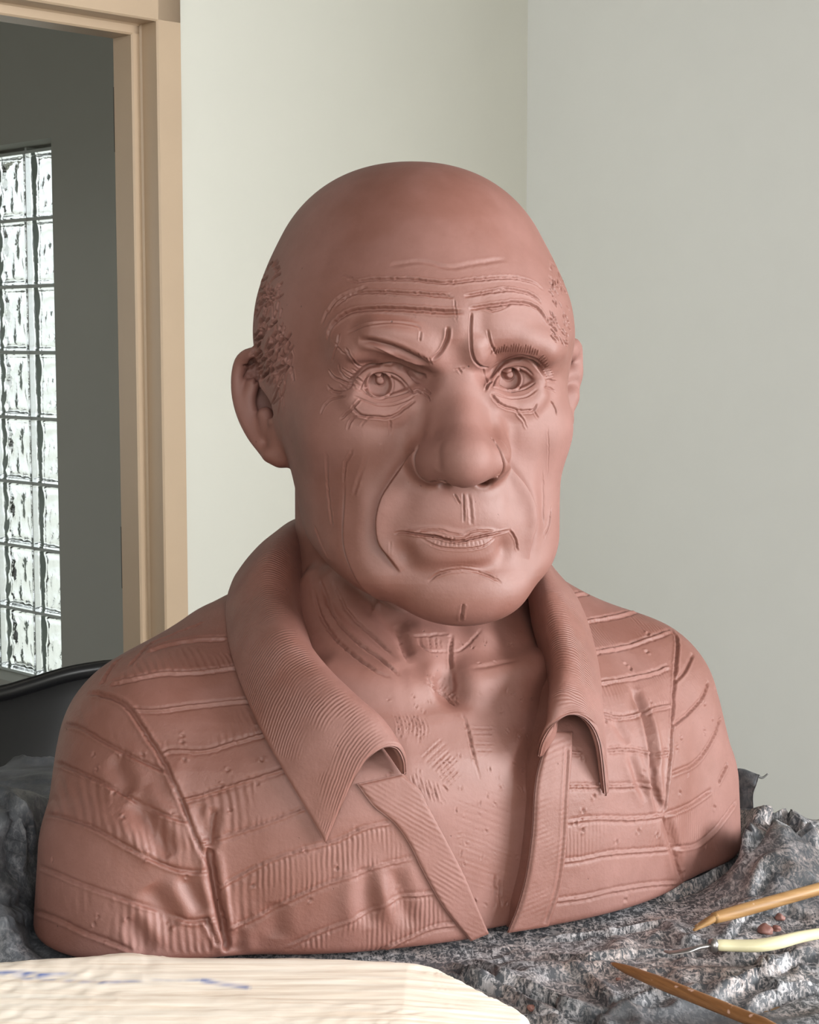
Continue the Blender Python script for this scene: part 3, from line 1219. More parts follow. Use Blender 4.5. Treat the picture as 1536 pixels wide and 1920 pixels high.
def sheet(rows, nu, nv, th):
    """thick sheet through rows of control points; returns V, F of the closed shell"""
    A = np.stack([spline(r, n=nv) for r in rows])
    A = np.stack([spline(A[:, j], n=nu) for j in range(nv)], 1)
    du = np.gradient(A, axis=0)
    dv = np.gradient(A, axis=1)
    N = np.cross(du, dv)
    N /= np.maximum(np.linalg.norm(N, axis=2), 1e-9)[..., None]
    c = N[nu // 8, nv // 2]
    if c @ (CAM - A[nu // 8, nv // 2]) < 0:
        N = -N
        flip = True
    else:
        flip = False
    # rounded rim: the two skins meet on a bead along the border
    j = np.arange(nv)
    i = np.arange(nu)
    ej = np.minimum(j, nv - 1 - j) / 3.0
    ei = np.minimum(i, nu - 1 - i) / 3.0
    e = np.clip(np.minimum(ei[:, None], ej[None]), 0, 1)
    t = (th / 2 * np.sqrt(np.clip(1 - (1 - e) ** 2, 0.06, 1)))[..., None]
    top, bot = A + N * t, A - N * t
    n = nu * nv
    V = np.vstack([top.reshape(-1, 3), bot.reshape(-1, 3)])
    a = (np.arange(nu - 1)[:, None] * nv + np.arange(nv - 1)[None]).ravel()
    Q = np.stack([a, a + nv, a + nv + 1, a + 1], 1)
    Q2 = Q[:, ::-1] + n
    b = np.r_[np.arange(nv), np.arange(1, nu) * nv + nv - 1, (nu - 1) * nv + np.arange(nv - 2, -1, -1), np.arange(nu - 2, 0, -1) * nv]
    bn = np.roll(b, -1)
    R = np.stack([bn, b, b + n, bn + n], 1)
    F = np.vstack([Q, Q2, R])
    if flip:
        F = F[:, ::-1]
    return V, F


CO = Sculpt(*sheet(stations, 760, 92, 0.0062))


def strip(Lp, Rp, n, k, h, th, over=0.0):
    """band of cloth laid over the shirt between two pixel polylines"""
    A, B = spline(Lp, n=n), spline(Rp, n=n)
    rows = []
    for f in np.linspace(0, 1, k):
        P, N = trace(torso_base, A * (1 - f) + B * f)
        rows.append(P + N * h)
    R = np.stack(rows, 1)
    return sheet(R, n * 3, k * 3, th)


BL = Sculpt(*strip([(668, 1470), (700, 1512), (737, 1542), (766, 1582), (790, 1630), (830, 1700), (882, 1764)],
                   [(752, 1452), (787, 1480), (803, 1512), (838, 1577), (871, 1642), (896, 1702), (916, 1750)], 46, 10, 0.0004, 0.0050))
BR = Sculpt(*strip([(1034, 1372), (1012, 1428), (1002, 1480), (997, 1560), (986, 1640), (970, 1700), (951, 1748)],
                   [(1072, 1372), (1069, 1430), (1064, 1500), (1060, 1580), (1050, 1660), (1037, 1705), (1026, 1736)], 46, 10, 0.0008, 0.0064))

# ------------------------------------------------------------------ modelling marks on the head
SK.renorm()
# broad forms first
for c, rx, ry, h, ang in [((745, 615), 60, 22, 0.0020, 0.10), ((905, 605), 14, 45, -0.0012, 0), ((862, 610), 16, 40, 0.0012, 0),
                          ((960, 612), 50, 25, 0.0012, 0), ((575, 640), 40, 90, -0.0030, 0), ((610, 900), 26, 120, -0.0018, 0.05),
                          ((700, 830), 40, 45, 0.0022, 0), ((975, 800), 30, 40, 0.0020, 0), ((1020, 900), 14, 90, -0.0016, 0),
                          ((760, 935), 28, 40, -0.0018, 0), ((962, 940), 18, 40, -0.0016, 0), ((680, 930), 22, 90, 0.0022, 0.03),
                          ((672, 1030), 26, 60, 0.0020, -0.3), ((760, 1035), 22, 22, -0.0028, 0), ((945, 1030), 14, 22, -0.0024, 0),
                          ((868, 1066), 60, 12, -0.0022, 0), ((790, 800), 12, 40, -0.0018, 0.2), ((925, 790), 10, 34, -0.0016, -0.2),
                          ((1000, 960), 14, 50, 0.0016, 0), ((700, 1090), 34, 26, 0.0014, 0.6)]:
    SK.bump(c, rx, ry, h, ang)
SK.renorm()
FOLD = dict(kind='fold')
S_ = SK.stroke
# nose wings tucked into the cheek
S_([(784, 832), (777, 850), (777, 872), (784, 892), (803, 905), (820, 902)], 0.0020, 0.0030, lip=0.0, taper=0.2)
S_([(928, 826), (939, 846), (945, 868), (942, 885), (933, 896)], 0.0016, 0.0024, lip=0.0, taper=0.2)
S_([(826, 826), (822, 845), (824, 866), (822, 884)], 0.0070, 0.0010, lip=0.0)
S_([(922, 820), (926, 826), (930, 832)], 0.0014, 0.0022, lip=0.2, taper=0.4)
SK.renorm()
# nasolabial folds: cheek raised over the mouth
S_([(778, 842), (759, 868), (733, 904), (715, 934), (706, 969), (706, 999), (712, 1022), (727, 1043), (751, 1074)], 0.0085, 0.0030, lip=0.75, taper=0.22, kind='fold')
S_([(992, 1050), (996, 1010), (1000, 985), (997, 945), (984, 911), (960, 880), (946, 856)], 0.0075, 0.0026, lip=0.75, taper=0.25, kind='fold')
# jaw line and the crease under it
S_([(647, 905), (645, 969), (646, 1020), (657, 1057), (678, 1093), (702, 1116), (735, 1139), (765, 1152)], 0.0060, 0.0012, lip=0.8, taper=0.3, kind='fold')
S_([(647, 905), (645, 969), (646, 1020), (657, 1057), (678, 1093), (702, 1116), (735, 1139), (765, 1152)], 0.0018, 0.0012, lip=0.1, taper=0.3)
S_([(588, 985), (602, 1022), (616, 1050)], 0.0020, 0.0014, lip=0.2, taper=0.3)
SK.renorm()
# forehead
for p, w, d in [([(646, 518), (668, 528), (700, 524), (768, 524), (838, 530), (900, 524), (960, 521), (1000, 530), (1020, 545)], 0.0016, 0.0013),
                ([(626, 575), (660, 552), (705, 548), (770, 550), (852, 557)], 0.0016, 0.0013),
                ([(870, 556), (915, 548), (960, 544), (995, 552), (1016, 568)], 0.0016, 0.0012),
                ([(611, 640), (620, 612), (650, 588), (690, 580), (750, 580), (815, 584), (870, 586)], 0.0022, 0.0018),
                ([(880, 580), (930, 572), (980, 568), (1010, 580), (1028, 605)], 0.0018, 0.0015),
                ([(730, 497), (770, 492), (800, 492), (845, 502), (890, 494), (950, 486)], 0.0024, 0.0006),
                ([(600, 610), (612, 585), (640, 556), (690, 538)], 0.0018, 0.0009)]:
    S_(p, w, d * 1.35, lip=0.22, wob=0.5, taper=0.15)
for p, w, d in [([(640, 515), (662, 522)], 0.0009, 0.0010),
                ([(900, 576), (930, 583), (958, 570)], 0.0009, 0.0008), ([(690, 545), (780, 552), (850, 551)], 0.0008, 0.0008),
                ([(920, 547), (940, 541), (974, 544)], 0.0008, 0.0008), ([(852, 560), (854, 588), (856, 606)], 0.0009, 0.0005)]:
    S_(p, w, d, lip=0.4, wob=0.8)
# frown lines
S_([(885, 586), (883, 620), (884, 655), (890, 676), (903, 688), (917, 690)], 0.0013, 0.0022, lip=0.08, taper=0.12)
S_([(914, 617), (921, 645), (931, 668)], 0.0012, 0.0012, lip=0.2)
S_([(840, 612), (838, 635), (826, 660), (808, 676)], 0.0020, 0.0022, lip=0.3)
S_([(788, 622), (787, 640)], 0.0012, 0.0012, lip=0.2)
S_([(650, 625), (690, 610), (740, 608), (780, 612), (788, 622)], 0.0016, 0.0012, lip=0.3)
S_([(858, 690), (866, 700)], 0.0012, 0.0008, lip=0.4)
S_([(850, 694), (872, 690)], 0.0010, 0.0006, lip=0.4)
# eyebrow trench over the left flap
S_([(672, 638), (705, 644), (745, 656), (780, 672), (806, 686)], 0.0042, 0.0036, lip=0.15, taper=0.2)
S_([(687, 643), (716, 654), (751, 669), (798, 686)], 0.0014, 0.0012, kind='ridge', taper=0.2)
S_([(735, 683), (765, 695), (785, 704), (800, 706)], 0.0034, 0.0036, lip=0.05, taper=0.2)
S_([(925, 684), (945, 674), (975, 666), (1005, 674), (1022, 690)], 0.0020, 0.0012, lip=0.2, taper=0.2)
SK.renorm()
# lids
for cr, dd in ((UL_crease, 0.0024), (UR_crease, 0.0022)):
    S_([(x, y - 2) for x, y in cr], 0.0019, dd * 1.35, lip=0.08, taper=0.15)
for ed in (UL_edge, UR_edge):
    S_([(x, y + 1.5) for x, y in ed[:-1]], 0.0010, 0.0016, lip=0.0, taper=0.12)
for ed in (LL_edge, LR_edge):
    S_([(x, y - 2.0) for x, y in ed], 0.0009, 0.0013, lip=0.0, taper=0.12)
for lo in (LL_low, LR_low):
    S_(lo, 0.0011, 0.0009, lip=0.2, taper=0.2)
for lo in (BL_low, BR_low):
    S_(lo, 0.0016, 0.0018, lip=0.2, taper=0.12, wob=0.5)
S_([(766, 728), (775, 737), (782, 733), (790, 738)], 0.0012, 0.0020, lip=0.3, taper=0.2)
S_([(922, 714), (915, 722), (912, 728)], 0.0012, 0.0020, lip=0.3, taper=0.2)
# irises: a sunken disc inside a raised ring with a bead left standing for the glint
for (cx, cy), r in (((711.5, 721.5), 22.0), ((955, 710.5), 20.5)):
    P, Nn = SK.cast([(cx, cy)])
    sc = np.dot(P[0] - CAM, FWD) / FPX
    idx = SK.near(P, 0.014)
    q = SK.V[idx] - P[0]
    a, b = q @ RGT / sc, -(q @ UPV) / sc
    rr = np.hypot(a, b)
    front = np.abs(q @ FWD) < 0.008
    h = -0.0034 * (1 / (1 + np.exp((rr - r + 1) / 0.9))) * (0.60 + 0.40 * np.clip((a - b + r) / (2 * r), 0, 1))
    h += 0.0009 * np.exp(-((rr - r - 2.2) / 1.8) ** 2) - 0.0007 * np.exp(-((rr - r - 5.6) / 1.2) ** 2)
    gl = np.hypot(a - 0.8, b + 8.5)
    h += 0.0034 * (1 / (1 + np.exp((gl - 7.6) / 0.7)))
    h -= 0.0010 * np.exp(-((gl - 10.0) / 1.5) ** 2)
    # the ring is cut by the upper lid
    lid = np.clip((b + r + 1) / 4.0, 0, 1)
    SK.V[idx] += SK.N[idx] * (h * front * lid)[:, None]
# crow's feet and lines round the left eye
for p, w, d in [([(612, 722), (622, 732), (640, 735), (655, 727)], .0013, .0016), ([(614, 693), (624, 706), (645, 716), (660, 719)], .0012, .0014),
                ([(634, 682), (640, 700), (655, 712), (664, 708)], .0010, .0012), ([(648, 652), (658, 670), (672, 685), (686, 688)], .0011, .0013),
                ([(636, 625), (630, 650), (621, 680)], .0013, .0012), ([(625, 640), (636, 655), (648, 665)], .0010, .0008),
                ([(600, 778), (606, 762), (622, 748), (650, 742)], .0012, .0013), ([(637, 786), (652, 775), (664, 762), (676, 748)], .0012, .0014),
                ([(652, 806), (658, 790), (670, 779), (690, 782)], .0012, .0013), ([(676, 800), (690, 784), (700, 780)], .0012, .0010),
                ([(731, 786), (732, 800), (730, 818)], .0012, .0010), ([(714, 830), (714, 850)], .0012, .0008),
                ([(664, 840), (648, 870), (644, 905)], .0014, .0010), ([(610, 850), (612, 920), (622, 990)], .0020, .0008), ([(690, 850), (676, 890), (664, 930)], .0022, .0009),
                # right eye and cheek
                ([(966, 770), (978, 786), (986, 804)], .0013, .0018), ([(1022, 712), (1032, 713), (1044, 716)], .0010, .0010),
                ([(1020, 726), (1032, 728), (1042, 735)], .0010, .0010), ([(1032, 751), (1040, 764), (1045, 778)], .0012, .0013),
                ([(1000, 770), (1010, 785)], .0010, .0008), ([(1028, 800), (1030, 850), (1028, 900)], .0010, .0004),
                ([(1020, 880), (1022, 930), (1020, 985)], .0013, .0012), ([(1035, 950), (1030, 985), (1020, 1010)], .0014, .0010),
                
                # mouth
                ([(738, 1000), (758, 998), (784, 1002), (817, 1006), (841, 1012), (864, 1014), (886, 1009), (915, 1003), (934, 999), (957, 994)], .0012, .0028),
                ([(775, 999), (798, 994), (827, 994), (848, 1000), (870, 1003)], .0010, .0009), ([(870, 1003), (891, 996), (915, 995), (932, 998)], .0010, .0009),
                ([(790, 1009), (806, 1018), (825, 1026), (848, 1029), (876, 1029), (907, 1024), (930, 1008)], .0011, .0010),
                ([(956, 993), (967, 1012), (971, 1034)], .0012, .0014), ([(733, 1014), (732, 1028), (731, 1042)], .0012, .0008),
                ([(803, 1090), (827, 1075), (866, 1070), (905, 1075), (942, 1093)], .0014, .0013), ([(836, 1066), (866, 1063), (900, 1067)], .0012, .0008),
                ([(869, 1132), (867, 1150), (864, 1166)], .0014, .0022),
                # philtrum
                ([(868, 925), (870, 950), (870, 980)], .0011, .0010), ([(878, 925), (882, 950), (884, 985)], .0018, .0008),
                ([(852, 925), (862, 945)], .0010, .0010), ([(926, 896), (936, 892)], .0014, .0020), ([(838, 902), (828, 901), (848, 910)], .0014, .0018),
                ([(905, 690), (914, 720), (908, 735)], .0012, .0010), ([(792, 735), (802, 745), (806, 752)], .0010, .0012), ([(795, 729), (808, 738)], .0010, .0010)]:
    S_(p, w, d, lip=0.3, wob=0.4, taper=0.25)
for x in np.linspace(812, 905, 13):                                   # lines on the lower lip
    S_([(x, 1013 + rng.uniform(-1, 2)), (x + (x - 865) * 0.06, 1025 + rng.uniform(-3, 1))], 0.0008, 0.0003, lip=0.1, step=3)
for x in np.linspace(786, 850, 9):
    S_([(x, 1001 + (x - 786) * 0.09), (x + 1, 1006 + (x - 786) * 0.1)], 0.0007, 0.0006, lip=0.3, step=3)
# brow and lash hairs
for x in np.linspace(920, 1005, 20):
    y = 668 - 8 * math.sin((x - 915) / 95 * 3.1)
    S_([(x, y), (x + 3, y - rng.uniform(9, 17))], 0.0008, 0.0006, lip=0.5, step=3)
for k in range(9):
    t = k / 8
    x, y = 1008 + 18 * t, 676 + 30 * t
    S_([(x, y), (x + 12, y - 10 + 8 * t)], 0.0009, 0.0009, lip=0.5, step=3)
for x in np.linspace(745, 810, 16):
    y = 660 + (x - 745) * 0.38
    S_([(x, y), (x - 5 + rng.normal(0, 2), y - rng.uniform(8, 16))], 0.0008, 0.0006, lip=0.5, step=3)
for k in range(16):
    x, y = rng.uniform(630, 672), rng.uniform(690, 730)
    S_([(x, y), (x + 13, y + 8)], 0.0008, 0.0005, lip=0.5, step=3)
# hair scratched into the temples
def hair(n, xs, ys, ang, ln, w, d, keep):
    for _ in range(n):
        x, y = rng.uniform(*xs), rng.uniform(*ys)
        if not keep(x, y):
            continue
        a = ang(x, y) + rng.normal(0, 0.22)
        l = ln * rng.uniform(0.5, 1.3)
        S_([(x, y), (x + 0.5 * l * math.cos(a) + rng.normal(0, 1.2), y + 0.5 * l * math.sin(a)), (x + l * math.cos(a), y + l * math.sin(a))], w * rng.uniform(0.8, 1.3), d * rng.uniform(0.6, 1.4), lip=0.12, step=4, taper=0.35)


SK.renorm()
hair(230, (474, 560), (490, 695), lambda x, y: 2.1 - (x - 480) * 0.004, 26, 0.0017, 0.0032, lambda x, y: x < 500 + (y - 500) * 0.36 and x > 474 and x < 548)
hair(60, (488, 552), (455, 560), lambda x, y: 2.35, 20, 0.0016, 0.0026, lambda x, y: x < 505 + (y - 455) * 0.5)
hair(34, (515, 548), (640, 740), lambda x, y: 1.75, 40, 0.0012, 0.0012, lambda x, y: x < 560 and x > 510 + (y - 650) * 0.1)
hair(110, (1018, 1066), (470, 640), lambda x, y: 1.1, 13, 0.0012, 0.0019, lambda x, y: x > 1022 + abs(y - 560) * 0.10)
# neck folds, windpipe, pit, sternum line
for p, w, d in [([(586, 1100), (604, 1160), (640, 1208), (700, 1255), (735, 1272)], .0020, .0028),
                ([(600, 1085), (622, 1145), (660, 1195), (720, 1240), (752, 1268)], .0018, .0026), ([(624, 1090), (655, 1150), (706, 1200), (742, 1235)], .0018, .0020),
                ([(740, 1180), (750, 1202), (764, 1240)], .0014, .0012), ([(744, 1172), (755, 1202), (768, 1245)], .0065, .0024),
                ([(700, 1225), (730, 1250), (748, 1268)], .0016, .0018),
                ([(848, 1188), (846, 1215), (844, 1262)], .0020, .0026), ([(762, 1186), (778, 1192), (800, 1191), (842, 1188)], .0016, .0014), ([(790, 1190), (787, 1205), (800, 1218), (815, 1222), (842, 1222)], .0012, .0014),
                ([(805, 1190), (807, 1218)], .0010, .0010), ([(815, 1192), (818, 1218)], .0010, .0010), ([(824, 1196), (826, 1216)], .0010, .0008),
                ([(845, 1222), (862, 1220), (880, 1205), (905, 1178)], .0014, .0013),
                ([(800, 1270), (815, 1290), (838, 1310), (855, 1325)], .0016, .0022), ([(865, 1335), (876, 1360), (885, 1400), (893, 1440)], .0015, .0020),
                ([(893, 1432), (900, 1462)], .0010, .0008), ([(845, 1255), (848, 1290), (842, 1305)], .0040, .0020), ([(880, 1255), (930, 1245), (975, 1235)], .0030, .0010),
                ([(928, 1640), (926, 1680)], .0014, .0020), ([(938, 1650), (940, 1700)], .0016, .0024), ([(930, 1660), (928, 1706)], .0012, .0016)]:
    S_(p, w, d, lip=0.12, wob=0.6, taper=0.4)


def comb(B, c, ang, n, gap, ln, w=0.0010, d=0.0007, lip=0.6, jit=2.0, bow=0.0):
    """n parallel tool scratches: c = first line's start, ang = direction of the lines, gap = step between them"""
    ca, sa = math.cos(ang), math.sin(ang)
    for k in range(n):
        x = c[0] + gap[0] * k + rng.normal(0, 0.6)
        y = c[1] + gap[1] * k + rng.normal(0, jit)
        l = ln * rng.uniform(0.7, 1.15)
        m = (x + 0.5 * l * ca - bow * sa, y + 0.5 * l * sa + bow * ca)
        B.stroke([(x, y), m, (x + l * ca, y + l * sa)], w, d * rng.uniform(0.5, 1.3), lip=lip, step=6, taper=0.25)


SK.renorm()
comb(SK, (738, 1338), 1.45, 9, (7, 1), 52, bow=-5)
comb(SK, (790, 1422), -0.75, 5, (8, 9), 52)
comb(SK, (815, 1440), -0.75, 5, (6, 10), 45)
comb(SK, (882, 1365), 0.02, 4, (4, 14), 42)
comb(SK, (770, 1450), 1.3, 7, (8, 3), 42)
comb(SK, (845, 1500), 0.35, 12, (1, 13), 95, d=0.0002)
comb(SK, (905, 1480), 0.35, 16, (1, 14), 75, d=0.0002)

comb(SK, (800, 1280), 0.9, 14, (4, 2), 14, d=0.0008, jit=5)
comb(SK, (816, 1262), 2.2, 14, (3, 3), 14, d=0.0008, jit=6)
for _ in range(90):                                                   # nicks and crumbs
    x, y = rng.uniform(720, 1000), rng.uniform(1190, 1700)
    a = rng.uniform(0, 6.28)
    S_([(x, y), (x + 7 * math.cos(a), y + 7 * math.sin(a))], 0.0009, 0.0010, lip=0.6, step=3)

# ------------------------------------------------------------------ marks on the shirt
SH.renorm()
T_ = SH.stroke
# cloth folds under the arms, over the chest
for p, w, d in [([(246, 1500), (270, 1530), (298, 1575), (318, 1610)], .0085, .0050), ([(212, 1415), (225, 1450), (242, 1490)], .0080, .0030),
                ([(278, 1660), (300, 1700), (330, 1740)], .0090, .0040), ([(345, 1640), (362, 1680), (380, 1712)], .0060, .0030), ([(240, 1720), (265, 1760), (280, 1790)], .0070, .0030),
                ([(400, 1512), (396, 1560), (392, 1590)], .0045, .0042), ([(372, 1505), (378, 1540), (384, 1575)], .0045, .0026),
                ([(392, 1585), (400, 1650), (412, 1710), (428, 1785)], .0042, .0070), ([(440, 1740), (446, 1790)], .0060, .0025),
                ([(692, 1625), (688, 1680), (694, 1740)], .0080, .0026), ([(735, 1625), (752, 1680), (770, 1740)], .0070, .0024), ([(515, 1690), (518, 1760)], .0080, .0016),
                ([(1192, 1290), (1212, 1345), (1224, 1400), (1228, 1440)], .0050, .0060), ([(1224, 1400), (1228, 1470), (1238, 1520)], .0045, .0052), ([(1178, 1410), (1196, 1460), (1215, 1500)], .0050, .0030),
                ([(1246, 1530), (1262, 1580), (1276, 1645)], .0060, .0036), ([(1150, 1350), (1180, 1395)], .0050, .0016)]:
    T_(p, w, d, lip=0.25, taper=0.3)
for c, rx, ry, h, ang in [((655, 1690), 26, 60, 0.0022, 0), ((715, 1670), 16, 50, 0.0024, -0.2), ((1180, 1440), 30, 30, 0.0018, 0), ((330, 1460), 18, 40, 0.0022, 0),
                          ((1190, 1300), 14, 20, -0.0025, 0), ((1300, 1600), 20, 60, 0.0014, 0), ((220, 1560), 60, 20, 0.0020, 0.5), ((1120, 1120), 45, 22, 0.0020, 0)]:
    SH.bump(c, rx, ry, h, ang)
SH.renorm()
# seams
for p, w, d in [([(164, 1300), (190, 1302), (237, 1324), (276, 1380), (307, 1429), (335, 1488), (366, 1569), (391, 1621)], .0018, .0024),
                ([(392, 1590), (401, 1649), (412, 1708), (428, 1785)], .0026, .0040),
                ([(1260, 1178), (1270, 1203), (1268, 1244), (1262, 1325), (1258, 1406), (1250, 1488), (1245, 1528)], .0016, .0024),
                ([(1245, 1532), (1257, 1569), (1270, 1610), (1280, 1652)], .0016, .0020), ([(1209, 1337), (1225, 1406), (1229, 1467), (1240, 1512)], .0018, .0026),
                ([(190, 1284), (208, 1255), (227, 1232)], .0018, .0020), ([(241, 1251), (262, 1228), (283, 1207), (328, 1188), (384, 1167)], .0014, .0013),
                ([(394, 1585), (396, 1555), (402, 1520)], .0018, .0018), ([(385, 1722), (400, 1750), (410, 1775)], .0020, .0022)]:
    T_(p, w, d, lip=0.3, wob=0.7, taper=0.08)
STRIPES = [
    [(276, 1220), (314, 1208), (363, 1199), (425, 1196)], [(206, 1281), (251, 1272), (307, 1262), (366, 1260), (450, 1250)], [(251, 1331), (293, 1332), (366, 1323), (480, 1311)],
    [(304, 1419), (321, 1408), (384, 1408), (426, 1396), (505, 1374)], [(338, 1502), (370, 1494), (419, 1478), (499, 1454), (540, 1440)],
    [(375, 1579), (419, 1571), (499, 1546), (575, 1517)], [(406, 1665), (420, 1660), (501, 1618), (560, 1597), (628, 1579), (680, 1556), (735, 1544)],
    [(426, 1745), (485, 1719), (550, 1686), (622, 1655), (680, 1636), (713, 1624), (774, 1611)], [(537, 1777), (602, 1748), (674, 1719), (745, 1686), (816, 1675)],
    [(706, 1787), (771, 1758), (811, 1741), (855, 1734)],
    [(1060, 1121), (1085, 1113), (1113, 1110)], [(1099, 1165), (1152, 1156), (1201, 1144), (1228, 1146)], [(1110, 1223), (1176, 1211), (1225, 1195), (1258, 1183)],
    [(1120, 1281), (1176, 1272), (1225, 1262), (1255, 1250)], [(1130, 1338), (1164, 1345), (1205, 1337), (1233, 1327), (1258, 1323)],
    [(1138, 1407), (1184, 1406), (1225, 1414), (1255, 1410)], [(1062, 1475), (1111, 1475), (1160, 1475), (1205, 1473), (1232, 1481)],
    [(1064, 1542), (1111, 1536), (1193, 1536), (1245, 1530)], [(1054, 1616), (1095, 1611), (1144, 1601), (1225, 1595), (1266, 1589)],
    [(1036, 1691), (1095, 1683), (1152, 1670), (1217, 1660), (1270, 1656)], [(1064, 1410), (1092, 1412)]]
for p in STRIPES:
    q = np.array(p, float)
    T_(q, 0.0018, 0.0013, kind='ridge', taper=0.05, wob=0.5)
    for dy in (-4.2, 4.2):
        T_(q + [0, dy], 0.0012, 0.0013, lip=0.0, taper=0.05, wob=0.7)
SLEEVE = [
    [(115, 1358), (147, 1363), (195, 1391), (251, 1420), (309, 1447)], [(75, 1438), (105, 1431), (147, 1447), (209, 1476), (262, 1506), (307, 1527), (352, 1541)],
    [(62, 1534), (91, 1527), (126, 1534), (181, 1555), (244, 1590), (307, 1621), (349, 1633), (392, 1633)],
    [(60, 1621), (91, 1631), (140, 1652), (209, 1677), (279, 1701), (335, 1722), (363, 1727), (408, 1720)], [(60, 1706), (105, 1722), (157, 1747), (216, 1769), (250, 1784)],
    [(1268, 1276), (1286, 1256), (1300, 1226)], [(1262, 1360), (1290, 1337), (1318, 1305), (1329, 1276)], [(1258, 1451), (1306, 1427), (1339, 1378), (1350, 1345)],
    [(1347, 1467), (1365, 1431)], [(1245, 1528), (1294, 1508), (1335, 1480)], [(1262, 1591), (1306, 1581), (1339, 1557), (1371, 1516), (1381, 1500)]]
for p in SLEEVE:
    q = np.array(p, float)
    T_(q, 0.0018, 0.0021, lip=0.0, taper=0.06, wob=0.4)
    T_(q + [1, 6], 0.0015, 0.0011, kind='ridge', taper=0.06)
for _ in range(80):
    x, y = (rng.uniform(90, 760), rng.uniform(1340, 1770)) if rng.random() < 0.5 else (rng.uniform(1060, 1370), rng.uniform(1150, 1700))
    a = rng.uniform(0, 6.28)
    T_([(x, y), (x + 7 * math.cos(a), y + 7 * math.sin(a))], 0.0012, 0.0012, lip=0.6, step=3)
# stitching lines of the bands
BL.renorm()
BR.renorm()
BL.stroke([(675, 1490), (700, 1520), (737, 1549), (762, 1586), (786, 1634), (826, 1704), (874, 1760)], 0.0013, 0.0012, lip=0.4, taper=0.05)
BR.stroke([(1064, 1400), (1063, 1430), (1059, 1500), (1055, 1580), (1045, 1660), (1021, 1734)], 0.0012, 0.0010, lip=0.4, taper=0.05)
print('strokes', time.time() - _t)



def to_px(V):
    q = V - CAM
    d = q @ FWD
    return 768 + q[:, 0] / d * FPX, 960 - (q @ UPV) / d * FPX


def mark_comb(me, phase, mask):
    for nm, v in (('comb_phase', phase), ('comb', mask)):
        at = me.attributes.new(nm, 'FLOAT', 'POINT')
        at.data.foreach_set('value', np.asarray(v, np.float32))


for s_ in (SK, SH, CO, BL, BR):
    s_.renorm()
# every second stripe was dragged over with a toothed tool
ux_, uy_ = to_px(SH.V)
m_ = np.zeros(len(SH.V))
fr_ = ((SH.V - T0) @ T_F > -0.02)
BANDS = [(STRIPES[0], STRIPES[1], 1), (STRIPES[2], STRIPES[3], 1), (STRIPES[4], STRIPES[5], 1), (STRIPES[6], STRIPES[7], 1), (STRIPES[8], STRIPES[9], 1),
         (STRIPES[11], STRIPES[12], .6), (STRIPES[13], STRIPES[14], .6), (STRIPES[17], STRIPES[18], .5), (SLEEVE[1], SLEEVE[2], 1.2), (SLEEVE[3], SLEEVE[4] + [(400, 1790)], 1.2),
         ([(164, 1305), (190, 1306), (237, 1328), (276, 1384), (307, 1433)], SLEEVE[0], .8), (SLEEVE[9], SLEEVE[10], .8)]
for A_s, B_s, k_ in BANDS:
    d_ = poly2d(ux_, uy_, np.array(list(A_s) + list(B_s)[::-1], float))
    m_ = np.maximum(m_, 0.75 * k_ * fr_ * np.clip(-d_ / 6, 0, 1))
q_ = SH.V - T0
ph_ = q_ @ T_R + 0.35 * np.abs(np.minimum(q_ @ T_R + 0.17, 0))

root = empty('clay_bust', (float(T0[0]), float(T0[1]), TZ))
tag(root, 'large terracotta clay bust of a bald frowning man in an open striped polo shirt', 'sculpture')
link('head', SK.done('head'), M_CLAY, root)
me = SH.done('shirt')
mark_comb(me, ph_, m_)
link('shirt', me, M_SHIRT, root)
me = CO.done('collar')
nco = len(CO.V) // 2
u_ = np.repeat(np.linspace(0, 1.12, 760), 92)
v_ = np.tile(np.linspace(0, 1, 92), 760)
mk = np.clip((v_ - 0.30) / 0.08, 0, 1) * np.clip((0.97 - v_) / 0.04, 0, 1)
mark_comb(me, np.r_[u_ + v_ * 0.02, u_], np.r_[mk, mk * 0] * 0.65)
link('collar', me, M_SHIRT, root)
for B in (BL, BR):
    me = B.done('button_band')
    q_ = B.V - T0
    mark_comb(me, q_[:, 2] * 0.9 + (q_ @ T_R) * (0.6 if B is BL else -0.2), np.full(len(B.V), 0.28))
    link('button_band', me, M_SHIRT, root)
del SK, SH, CO, BL, BR

# ------------------------------------------------------------------ table, cloth, tools
TABLE_A = math.radians(-16)
TC = np.array([-0.09, 1.19])          # middle of the table
TW, TD = 0.90, 0.84
tx, ty = np.array([math.cos(TABLE_A), math.sin(TABLE_A)]), np.array([-math.sin(TABLE_A), math.cos(TABLE_A)])
M_TABLE = plain('worn_plywood', (150, 120, 88), 0.6)
M_LEG = plain('black_steel_leg', (40, 40, 42), 0.4, metal=0.7)
tb = empty('work_table', (TC[0], TC[1], 0), TABLE_A)
tag(tb, 'square wooden work table hidden under the dusty black cloth', 'table')
TM = Matrix.Translation((TC[0], TC[1], 0)) @ Matrix.Rotation(TABLE_A, 4, 'Z')
bm = bmesh.new()
add_box(bm, (-TW / 2, -TD / 2, TZ - 0.036), (TW / 2, TD / 2, TZ - 0.006), 0.004, TM)
bm_obj('tabletop', bm, M_TABLE, tb)
bm = bmesh.new()
for lo, hi in (((-TW / 2 + .06, -TD / 2 + .06, TZ - .12), (TW / 2 - .06, -TD / 2 + .08, TZ - .036)), ((-TW / 2 + .06, TD / 2 - .08, TZ - .12), (TW / 2 - .06, TD / 2 - .06, TZ - .036)),
               ((-TW / 2 + .06, -TD / 2 + .06, TZ - .12), (-TW / 2 + .08, TD / 2 - .06, TZ - .036)), ((TW / 2 - .08, -TD / 2 + .06, TZ - .12), (TW / 2 - .06, TD / 2 - .06, TZ - .036))):
    add_box(bm, lo, hi, 0.002, TM)
bm_obj('apron', bm, M_TABLE, tb)
